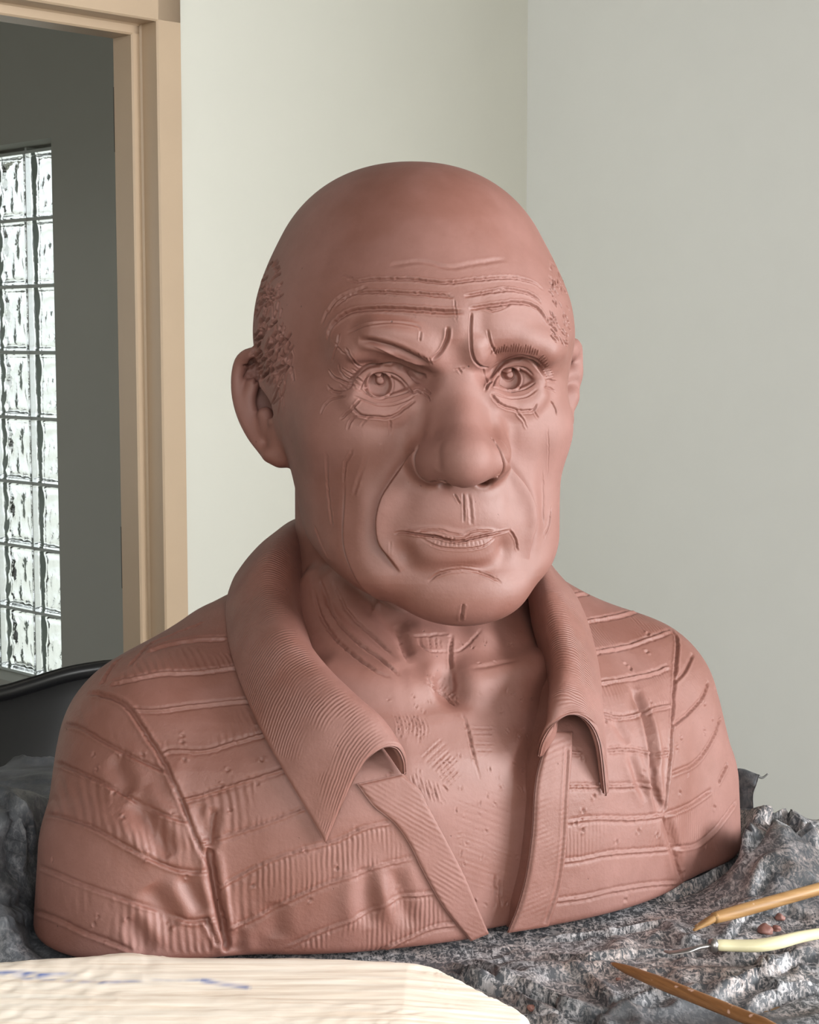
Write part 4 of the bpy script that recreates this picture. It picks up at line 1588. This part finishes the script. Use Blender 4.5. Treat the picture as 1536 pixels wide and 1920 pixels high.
for sx in (-1, 1):
    for sy in (-1, 1):
        bm = bmesh.new()
        cx, cy = sx * (TW / 2 - .07), sy * (TD / 2 - .07)
        add_box(bm, (cx - .025, cy - .025, 0), (cx + .025, cy + .025, TZ - 0.036), 0.004, TM)
        bm_obj('leg', bm, M_LEG, tb)


def cloth_mat():
    t = NT('dusty_black_cloth')
    big = t.noise(7.0, 4, 0.6)
    n1 = t.noise(120.0, 7, 0.68, dist=1.6)
    st = t.noise(1.0, 5, 0.7, vec=t.mapping((300, 90, 120), (0, 0, 0.5)), dist=1.2)
    base = t.ramp(t.noise(25.0, 3), [(0.3, srgb(48, 51, 55)), (0.7, srgb(84, 86, 90))])
    m1 = t.ramp(n1, [(0.50, (0, 0, 0)), (0.56, (1, 1, 1))])
    m2 = t.ramp(st, [(0.50, (0, 0, 0)), (0.57, (1, 1, 1))])
    msk = t.mix(0.5, m1, m2, 'MIX')
    zone = t.ramp(big, [(0.38, (0.15,) * 3), (0.60, (1, 1, 1))])
    at = t.t.nodes.new('ShaderNodeAttribute')
    at.attribute_name = 'dust'
    msk = t.mix(1.0, msk, zone, 'MULTIPLY')
    msk = t.mix(1.0, msk, at.outputs['Color'], 'MULTIPLY')
    dustc = t.ramp(t.noise(18.0, 3), [(0.35, srgb(198, 180, 172)), (0.6, srgb(202, 200, 202))])
    c = t.mix(msk, base, dustc)
    t.set(color=c, rough=0.55, spec=0.45)
    t.bump(n1, 0.15, 0.001)
    return t.m


M_CLOTH = cloth_mat()
M_BLACKISH = plain('dark_grey_thread', (92, 92, 90), 0.7)
# cloth as a height field over the table in table coordinates, hanging over the edges
nu, nv = 430, 400
gx = np.linspace(-TW / 2 - 0.16, TW / 2 + 0.16, nu)
gy = np.linspace(-TD / 2 - 0.16, TD / 2 + 0.16, nv)
GX, GY = np.meshgrid(gx, gy, indexing='ij')
X, Y = GX.ravel(), GY.ravel()
# past the edge the sheet turns down
ox = np.maximum(np.abs(X) - TW / 2, 0) * np.sign(X)
oy = np.maximum(np.abs(Y) - TD / 2, 0) * np.sign(Y)
drop = np.hypot(ox, oy)
flat = np.stack([X - ox * 0.82, Y - oy * 0.82], 1)
W = TC + flat[:, :1] * tx + flat[:, 1:] * ty
WX, WY = W[:, 0], W[:, 1]
P2 = np.stack([WX, WY, np.zeros_like(WX)], 1)
# footprint of the bust: the cloth lies flat below it
q = np.stack([WX, WY, np.full_like(WX, TZ + 0.012)], 1)
foot = np.concatenate([torso_base(q[i:i + 100000]) for i in range(0, len(q), 100000)])
free = np.clip((foot - 0.002) / 0.05, 0, 1)
free = free * free * (3 - 2 * free)
# outline of the board that lies on the cloth, at the height of its top face
back = [(-260, 1800), (-120, 1796), (0, 1791), (60, 1786), (150, 1780), (205, 1775), (245, 1773), (285, 1777), (330, 1781), (400, 1782), (560, 1783), (680, 1788), (760, 1793), (815, 1800), (852, 1816), (900, 1839), (950, 1861), (985, 1879), (999, 1892)]
front = [(-260, 2010), (-120, 2005), (0, 1996), (150, 1985), (300, 1975), (420, 1966), (560, 1956), (680, 1944), (760, 1934), (850, 1922), (930, 1912), (985, 1904), (999, 1893)]
BOARD = np.array([at_z(x, y, TZ + 0.020)[:2] for x, y in back + front[::-1]])
under = np.clip(poly2d(WX, WY, BOARD) / 0.02, 0, 1)
wr = fbm(P2 * 11, 3, 21)
n = 1 - np.abs(fbm(P2 * np.array([9, 16, 1]) + wr[:, None] * 0.45, 3, 31))
n2 = 1 - np.abs(fbm(P2 * np.array([34, 52, 1]) + wr[:, None] * 0.9, 2, 41))
h = free * (0.011 * np.clip(n - 0.45, 0, 1) ** 1.3 * 1.5 + 0.0007 * np.clip(n2 - 0.4, 0, 1))
# bunched heaps behind the far shoulder and left of the bust


def heap(px, py, z, rx, ry, amp, ang=0.0):
    c = at_z(px, py, TZ + z)
    dx, dy = WX - c[0], WY - c[1]
    ca, sa = math.cos(ang), math.sin(ang)
    a, b = (dx * ca + dy * sa) / rx, (-dx * sa + dy * ca) / ry
    return amp * np.exp(-(a * a + b * b) ** 1.2)


fr2 = np.clip((foot - 0.004) / 0.022, 0, 1)
bunch = heap(1428, 1552, .03, .050, .06, .030, 0.3) + heap(1500, 1605, .03, .05, .05, .022) + heap(1395, 1485, .04, .030, .05, .020) + heap(1380, 1640, .01, .05, .04, .016)
left = heap(-60, 1560, .05, .16, .10, .070) + heap(-60, 1680, .02, .12, .09, .022)
cr = 1 - np.abs(fbm(P2 * np.array([20, 12, 1]) + wr[:, None] * 0.5, 1, 51))
h = h + fr2 * (bunch * (0.85 + 0.22 * cr) + left * (0.9 + 0.12 * cr))
h = h * under
Zc = TZ - 0.003 + h - drop * 0.9 - np.clip(drop, 0, 0.02) * 0.3
Zc += np.clip(drop / 0.03, 0, 1) * 0.006 * np.sin(X * 60 + Y * 47)
V = np.stack([WX, WY, Zc], 1)
out = np.clip(drop / 0.02, 0, 1)
V[:, :2] += (np.stack([np.sign(ox), np.sign(oy)], 1) @ np.stack([tx, ty])) * (out * 0.006)[:, None]
a = (np.arange(nu - 1)[:, None] * nv + np.arange(nv - 1)[None]).ravel()
F = np.stack([a, a + nv, a + nv + 1, a + 1], 1)
CL = Sculpt(V, F)
C_ = CL.stroke
for p, w, d, l in [([(1400, 1600), (1425, 1560), (1450, 1525), (1470, 1530), (1536, 1590)], .012, .010, .5), ([(1240, 1690), (1290, 1672), (1340, 1650), (1385, 1610)], .010, .008, .5),
                   ([(1410, 1690), (1430, 1650), (1450, 1622), (1490, 1640), (1536, 1668)], .010, .010, .6), ([(1368, 1765), (1392, 1722), (1412, 1706), (1460, 1705), (1520, 1720)], .010, .008, .6),
                   ([(1330, 1870), (1400, 1850), (1470, 1815), (1536, 1780)], .012, .008, .5), ([(1400, 1900), (1460, 1875), (1536, 1850)], .012, .008, .6), ([(1420, 1800), (1440, 1850), (1470, 1880)], .008, .006, .5),
                   ([(880, 1800), (960, 1845), (1060, 1890), (1150, 1935)], .009, .007, .6), ([(840, 1808), (920, 1850), (1010, 1900)], .008, .006, .6), ([(1000, 1790), (1080, 1800), (1200, 1790), (1330, 1795)], .008, .004, .4),
                   ([(1060, 1800), (1110, 1850), (1160, 1900)], .010, .005, .5), ([(1250, 1850), (1180, 1880), (1120, 1925)], .010, .005, .5), ([(1010, 1765), (1100, 1758), (1190, 1745), (1260, 1725)], .007, .004, .4),
                   ([(0, 1560), (30, 1540), (55, 1600)], .012, .008, .5), ([(10, 1480), (25, 1560), (20, 1640)], .014, .010, .5), ([(0, 1690), (30, 1680), (58, 1690)], .008, .006, .5), ([(0, 1740), (30, 1725), (60, 1735)], .007, .005, .5)]:
    C_(p, w, d, kind='fold', lip=l, taper=0.25)
CL.renorm()
for _ in range(60):
    x, y = rng.uniform(860, 1536), rng.uniform(1690, 1920)
    a_ = rng.normal(0.1, 0.7)
    l = rng.uniform(30, 90)
    C_([(x, y), (x + l / 2 * math.cos(a_), y + l / 2 * math.sin(a_) + rng.normal(0, 4)), (x + l * math.cos(a_), y + l * math.sin(a_))], rng.uniform(.002, .004), rng.uniform(.001, .0022), kind='ridge', taper=0.4)
for _ in range(30):
    x, y = rng.uniform(-20, 50), rng.uniform(1640, 1780)
    C_([(x, y), (x + 40, y + rng.normal(0, 14))], .003, .0025, kind='ridge', taper=0.4)
me = CL.done('dusty_cloth')
at = me.attributes.new('dust', 'FLOAT_COLOR', 'POINT')
dust = np.clip(0.25 + 1.3 * (WX + 0.28) / 0.4, 0.10, 1.0)
at.data.foreach_set('color', np.stack([dust] * 3 + [np.ones_like(dust)], 1).astype(np.float32).ravel())
cl = link('dusty_cloth', me, M_CLOTH)
tag(cl, 'crumpled black cloth dusted with dry clay spread under the bust', 'cloth')
CASTER = CL                            # later things are set down on it by casting rays


def lay(px, py, lift_=0.0):
    P, N = CASTER.cast([(px, py)])
    return (P[0] if len(P) else at_z(px, py, TZ)) + np.array([0, 0, lift_])


# stiff corner of the cloth standing up behind the far shoulder
rows = [[at_y(1350, 1575, 1.49), at_y(1390, 1575, 1.475), at_y(1420, 1560, 1.465)], [at_y(1350, 1525, 1.50), at_y(1388, 1522, 1.475), at_y(1413, 1514, 1.462)],
        [at_y(1350, 1482, 1.505), at_y(1386, 1490, 1.478), at_y(1414, 1484, 1.468)], [at_y(1352, 1452, 1.505), at_y(1382, 1446, 1.485), at_y(1420, 1462, 1.472)],
        [at_y(1372, 1446, 1.50), at_y(1400, 1446, 1.485), at_y(1424, 1452, 1.475)]]
V, F = sheet(np.array(rows), 60, 40, 0.0022)
V[:, 1] += 0.004 * fbm(V * 70, 2, 91)
me = mesh_np('cloth_corner', V, F)
at = me.attributes.new('dust', 'FLOAT_COLOR', 'POINT')
at.data.foreach_set('color', np.tile(np.array([.4, .4, .4, 1], np.float32), len(V)))
link('cloth_corner', me, M_CLOTH, cl)
P = spline([at_y(1418, 1454, 1.474), at_y(1430, 1458, 1.474), at_y(1440, 1451, 1.474)], n=12)
V, F = tube_np(P, np.linspace(.0014, .0008, 12), 8)
link('loose_thread', mesh_np('loose_thread', V, F), M_BLACKISH, cl)


def wood_mat(name, c0, c1, c2, sc=(30, 4, 30), rough=0.5, spots=None, attr=None):
    t = NT(name)
    v = t.mapping(sc)
    g = t.noise(1.0, 6, 0.65, vec=v, dist=0.8)
    col = t.ramp(g, [(0.32, srgb(*c0)), (0.52, srgb(*c1)), (0.72, srgb(*c2))])
    if spots:
        vor = t.t.nodes.new('ShaderNodeTexNoise')
        vor.inputs['Scale'].default_value = spots[0]
        t.l(t.tc.outputs['Object'], vor.inputs['Vector'])
        m = t.ramp(vor.outputs['Fac'], [(spots[1], (0, 0, 0)), (spots[1] + 0.05, (1, 1, 1))])
        col = t.mix(m, col, srgb(*spots[2]))
    if attr:
        a = t.t.nodes.new('ShaderNodeAttribute')
        a.attribute_name = attr[0]
        col = t.mix(a.outputs['Fac'], col, srgb(*attr[1]))
    t.set(color=col, rough=rough, spec=0.4)
    t.bump(g, 0.25, 0.001)
    return t.m


# 1: long wooden stick in front
M_STICK = wood_mat('brown_stick_wood', (106, 68, 38), (136, 92, 54), (160, 114, 74), (12, 12, 160), 0.42, (130.0, 0.66, (196, 158, 140)))
z1 = TZ + 0.021
a0, a1 = at_z(1146, 1806, z1 - 0.004), at_z(1445, 1926, z1)
d_ = a1 - a0
P = np.array([a0 + d_ * t for t in np.linspace(0, 1.06, 60)])
s_ = np.linspace(0, 1, 60)
r = 0.0042 * np.interp(s_, [0, 0.02, 0.10, 0.3, 0.9, 0.97, 1], [0.15, 0.35, 0.72, 1.0, 1.0, 0.75, 0.2])
V, F = tube_np(P, r, 14)
me = mesh_np('modelling_stick', V, F)
o = link('modelling_stick', me, M_STICK)
tag(o, 'brown wooden modelling stick with pointed tip and clay specks, nearest the bottom edge', 'tool')

# 2: flat-ended wooden tool further back
M_TOOL = wood_mat('honey_tool_wood', (122, 90, 54), (150, 114, 72), (174, 140, 98), (12, 12, 160), 0.4, (90.0, 0.68, (206, 178, 160)))
tl_ = empty('chisel_tool', tuple(at_z(1420, 1700, TZ + 0.02)))
tag(tl_, 'honey coloured wooden modelling tool with split flat end lying over cloth folds', 'tool')
z2 = TZ + 0.024
a0, a1 = at_z(1338, 1722, z2), at_z(1545, 1664, z2 + 0.010)
d_ = a1 - a0
P = np.array([a0 + d_ * t for t in np.linspace(0, 1.25, 50)])
s_ = np.linspace(0, 1, 50)
r = 0.0044 * np.interp(s_, [0, 0.05, 0.2, 1], [0.9, 1.0, 1.08, 1.0])
V, F = tube_np(P, r, 14)
link('handle', mesh_np('handle', V, F), M_TOOL, tl_)
b0 = at_z(1302, 1741, z2 - 0.006)
for off in (-0.0026, 0.0026):
    P = np.array([a0 + (b0 - a0) * t + np.array([0.3, 1, 0]) * off * (0.6 + t * 0.9) for t in np.linspace(-0.25, 1, 24)])
    r = np.stack([np.interp(np.linspace(0, 1, 24), [0, .5, 1], [.0024, .0026, .0014]), np.interp(np.linspace(0, 1, 24), [0, .5, 1], [.0030, .0022, .0008])], 1)
    V, F = tube_np(P, r, 10)
    link('prong', mesh_np('prong', V, F), M_TOOL, tl_)

# 3: metal spatula with cream handle
M_CREAM = plain('cream_plastic_handle', (218, 210, 172), 0.35)
M_STEEL = plain('dull_steel', (150, 146, 144), 0.35, metal=0.9)
sp = empty('spatula', tuple(at_z(1400, 1770, TZ + 0.015)))
tag(sp, 'small steel spatula with curved cream handle lying on the cloth', 'spatula')
z3 = TZ + 0.020
pts = np.array([at_z(x, y, z3 + dz) for x, y, dz in [(1340, 1772, 0), (1375, 1773, 0), (1420, 1773, 0.001), (1460, 1767, 0.003), (1500, 1757, 0.005), (1550, 1748, 0.007)]])
P = spline(pts, n=50)
t_ = np.linspace(0, 1, 50)
r = np.stack([0.0052 * np.interp(t_, [0, .05, .4, .8, 1], [.75, .95, 1.1, .75, .6]), 0.0040 * np.interp(t_, [0, .05, .5, 1], [.8, .95, 1.1, .9])], 1)
V, F = tube_np(P, r, 14)
link('handle', mesh_np('handle', V, F), M_CREAM, sp)
P = np.array([at_z(x, y, z3) for x, y in [(1331, 1773), (1337, 1772.5), (1343, 1772)]])
V, F = tube_np(P, [.0042, .0047, .0046], 14)
link('ferrule', mesh_np('ferrule', V, F), M_STEEL, sp)
P = spline([at_z(x, y, z3 - dz) for x, y, dz in [(1336, 1773, 0), (1310, 1777, 0), (1285, 1783, .001), (1262, 1786, .002), (1246, 1783, .002)]], n=40)
t_ = np.linspace(0, 1, 40)
r = np.stack([np.interp(t_, [0, .3, .55, .85, 1], [.0016, .0018, .0034, .0040, .0012]), np.interp(t_, [0, .3, .6, 1], [.0016, .0014, .0009, .0006])], 1)
V, F = tube_np(P, r, 12)
link('blade', mesh_np('blade', V, F), M_STEEL, sp)

# crumbs of clay
def crumb(px, py, r, label):
    bm = bmesh.new()
    bmesh.ops.create_icosphere(bm, subdivisions=3, radius=r)
    for v in bm.verts:
        c = np.array(v.co)[None] / r
        v.co *= 1 + 0.32 * float(fbm(c * 1.3 + px, 2, 5)[0])
        v.co.z *= 0.72
    p = lay(px, py, r * 0.35)
    bmesh.ops.translate(bm, verts=bm.verts, vec=Vector(p))
    o = bm_obj('clay_crumb', bm, M_CLAY_D, smooth=True)
    tag(o, label, 'clay', 'loose crumbs of clay on the cloth')


M_CLAY_D = clay_mat('dry_brown_clay', 0.6)
for px, py, r, lb in [(1463, 1723, .0036, 'round clay crumb by the honey coloured wooden tool'), (1436, 1749, .0056, 'largest clay crumb, between the cream handle and the honey wooden tool'),
                      (1457, 1744, .0034, 'small clay crumb touching the right of the largest crumb'), (1339, 1891, .0022, 'tiny clay crumb beside the middle of the brown stick'),
                      (998, 1893, .0030, 'clay crumb at the rounded end of the pale board'), (1160, 1838, .0018, 'tiny clay crumb left of the brown stick tip')]:
    crumb(px, py, r, lb)

# pale board in front: outline on its top face, thickness below
ZB = TZ + 0.020
NB, KB = 420, 44
bk = spline(back, n=NB)
ft = spline(front, n=NB)
rows = []
for f in np.linspace(0, 1, KB):
    q = bk * (1 - f) + ft * f
    d = rays(q)
    rows.append(CAM + d * ((ZB - CAM[2]) / d[:, 2])[:, None])
top = np.stack(rows, 1)
f = np.linspace(0, 1, KB)[None]
s1 = np.linspace(0, 1, NB)[:, None]
edge = np.minimum(np.minimum(f, 1 - f) * 9, (1 - s1) * 40)
round_ = -0.006 * (1 - np.clip(edge, 0, 1)) ** 2
pp = top.reshape(-1, 3)
grain = 1 - np.abs(fbm(pp * np.array([9, 170, 1]), 3, 61))
grain2 = fbm(pp * np.array([26, 420, 1]), 2, 71)
tin = np.interp(s1, [0, 0.80, 1.0], [0, 0, -0.008])
top[..., 2] += round_ + tin + (0.0011 * (grain - 0.6) + 0.00035 * grain2).reshape(NB, KB)
bot = top.copy()
bot[..., 2] = TZ + 0.0035 + np.minimum(0, 0 * s1)
V = np.vstack([top.reshape(-1, 3), bot.reshape(-1, 3)])
a = (np.arange(NB - 1)[:, None] * KB + np.arange(KB - 1)[None]).ravel()
Qd = np.stack([a, a + 1, a + KB + 1, a + KB], 1)
b = np.r_[np.arange(KB), np.arange(1, NB) * KB + KB - 1, (NB - 1) * KB + np.arange(KB - 2, -1, -1), np.arange(NB - 2, 0, -1) * KB]
bn = np.roll(b, -1)
n_ = NB * KB
F = np.vstack([Qd[:, ::-1], Qd + n_, np.stack([b, bn, bn + n_, b + n_], 1)])
me = mesh_np('wooden_board', V, F)
bm = bmesh.new()
bm.from_mesh(me)
bmesh.ops.recalc_face_normals(bm, faces=bm.faces)
bm.to_mesh(me)
bm.free()
# two worn streaks of blue pencil on the board
blue = np.zeros(len(V))
pxl = V - CAM
dep = pxl @ FWD
ux_, uy_ = 768 + pxl[:, 0] / dep * FPX, 960 - (pxl @ UPV) / dep * FPX
for line, wd_, st in [([(-10, 1823), (40, 1824), (90, 1828), (140, 1826)], 4.5, 1.0), ([(0, 1830), (80, 1836), (200, 1842), (300, 1838), (380, 1838), (430, 1848), (470, 1852)], 2.4, 0.7), ([(380, 1838), (420, 1846), (462, 1851)], 5.5, 1.0)]:
    L = spline(line, step=3)
    for c in range(0, len(V), 20000):
        sl = slice(c, c + 20000)
        dd = np.min(np.hypot(ux_[sl, None] - L[None, :, 0], (uy_[sl, None] - L[None, :, 1]) * 1.6), axis=1)
        blue[sl] = np.maximum(blue[sl], st * np.exp(-(dd / wd_) ** 2))
blue *= np.clip(0.7 + 0.6 * fbm(V * np.array([60, 300, 1]), 2, 81), 0, 1)
at = me.attributes.new('pencil', 'FLOAT', 'POINT')
at.data.foreach_set('value', blue.astype(np.float32))
M_BOARD = wood_mat('pale_split_wood', (228, 208, 188), (247, 234, 218), (252, 244, 232), (7, 130, 7), 0.5, None, ('pencil', (86, 112, 176)))
o = link('wooden_board', me, M_BOARD)
tag(o, 'pale rough split board with blue streaks lying in front of the bust', 'board')

# ------------------------------------------------------------------ black shell chair behind the table
M_BLACK = plain('black_moulded_plastic', (16, 16, 18), 0.32)
ch = empty('shell_chair', (-0.72, 2.20, 0.0))
tag(ch, 'black moulded shell chair with curved back between table and doorway', 'chair')
CY = 2.20
rows = []
# back of the shell seen from inside: rounded rim leaning away, wrapping at the sides
top_px = [(-420, 1450), (-330, 1370), (-200, 1325), (-90, 1310), (0, 1300), (60, 1284), (120, 1266), (170, 1256), (230, 1250), (330, 1252), (420, 1275), (480, 1330), (500, 1420)]
T = spline([at_y(x, y, CY - 0.10 * math.cos((x - 40) / 460 * 1.5) + 0.10) for x, y in top_px], n=70)
cx = T[:, 0].mean()
for k in np.linspace(0, 1, 30):
    R = T.copy()
    R[:, 2] = T[:, 2] * (1 - k) + 0.46 * k - 0.0
    R[:, 0] = cx + (T[:, 0] - cx) * (1 - 0.28 * k)
    R[:, 1] = T[:, 1] - 0.10 * k - 0.05 * math.sin(k * 3.1)
    rows.append(R)
back_rows = [r for r in np.stack(rows, 1)]
V, F = sheet(np.stack(rows, 1), 120, 60, 0.012)
link('backrest', mesh_np('backrest', V, F), M_BLACK, ch)
sr = []
b0 = rows[-1]
for k in np.linspace(0, 1, 8):
    R = b0.copy()
    R[:, 1] = b0[:, 1] - 0.42 * k
    R[:, 2] = b0[:, 2] - 0.03 * math.sin(k * 3.1) - 0.02 * k
    sr.append(R)
V, F = sheet(np.stack(sr, 1), 60, 24, 0.012)
link('seat', mesh_np('seat', V, F), M_BLACK, ch)
rim = T + np.array([0, -0.004, 0.0])
V, F = tube_np(rim, np.full(len(rim), 0.011), 12)
link('rim', mesh_np('rim', V, F), M_BLACK, ch)
sc_ = b0.mean(0)
for sx in (-1, 1):
    for sy in (0, 1):
        P = np.array([[sc_[0] + sx * 0.14, sc_[1] - 0.05 - sy * 0.26, 0.445], [sc_[0] + sx * 0.20, sc_[1] + 0.02 - sy * 0.40, 0.0]])
        V, F = tube_np(spline(P, n=8), np.linspace(.014, .010, 8), 12)
        link('leg', mesh_np('leg', V, F), M_LEG, ch)
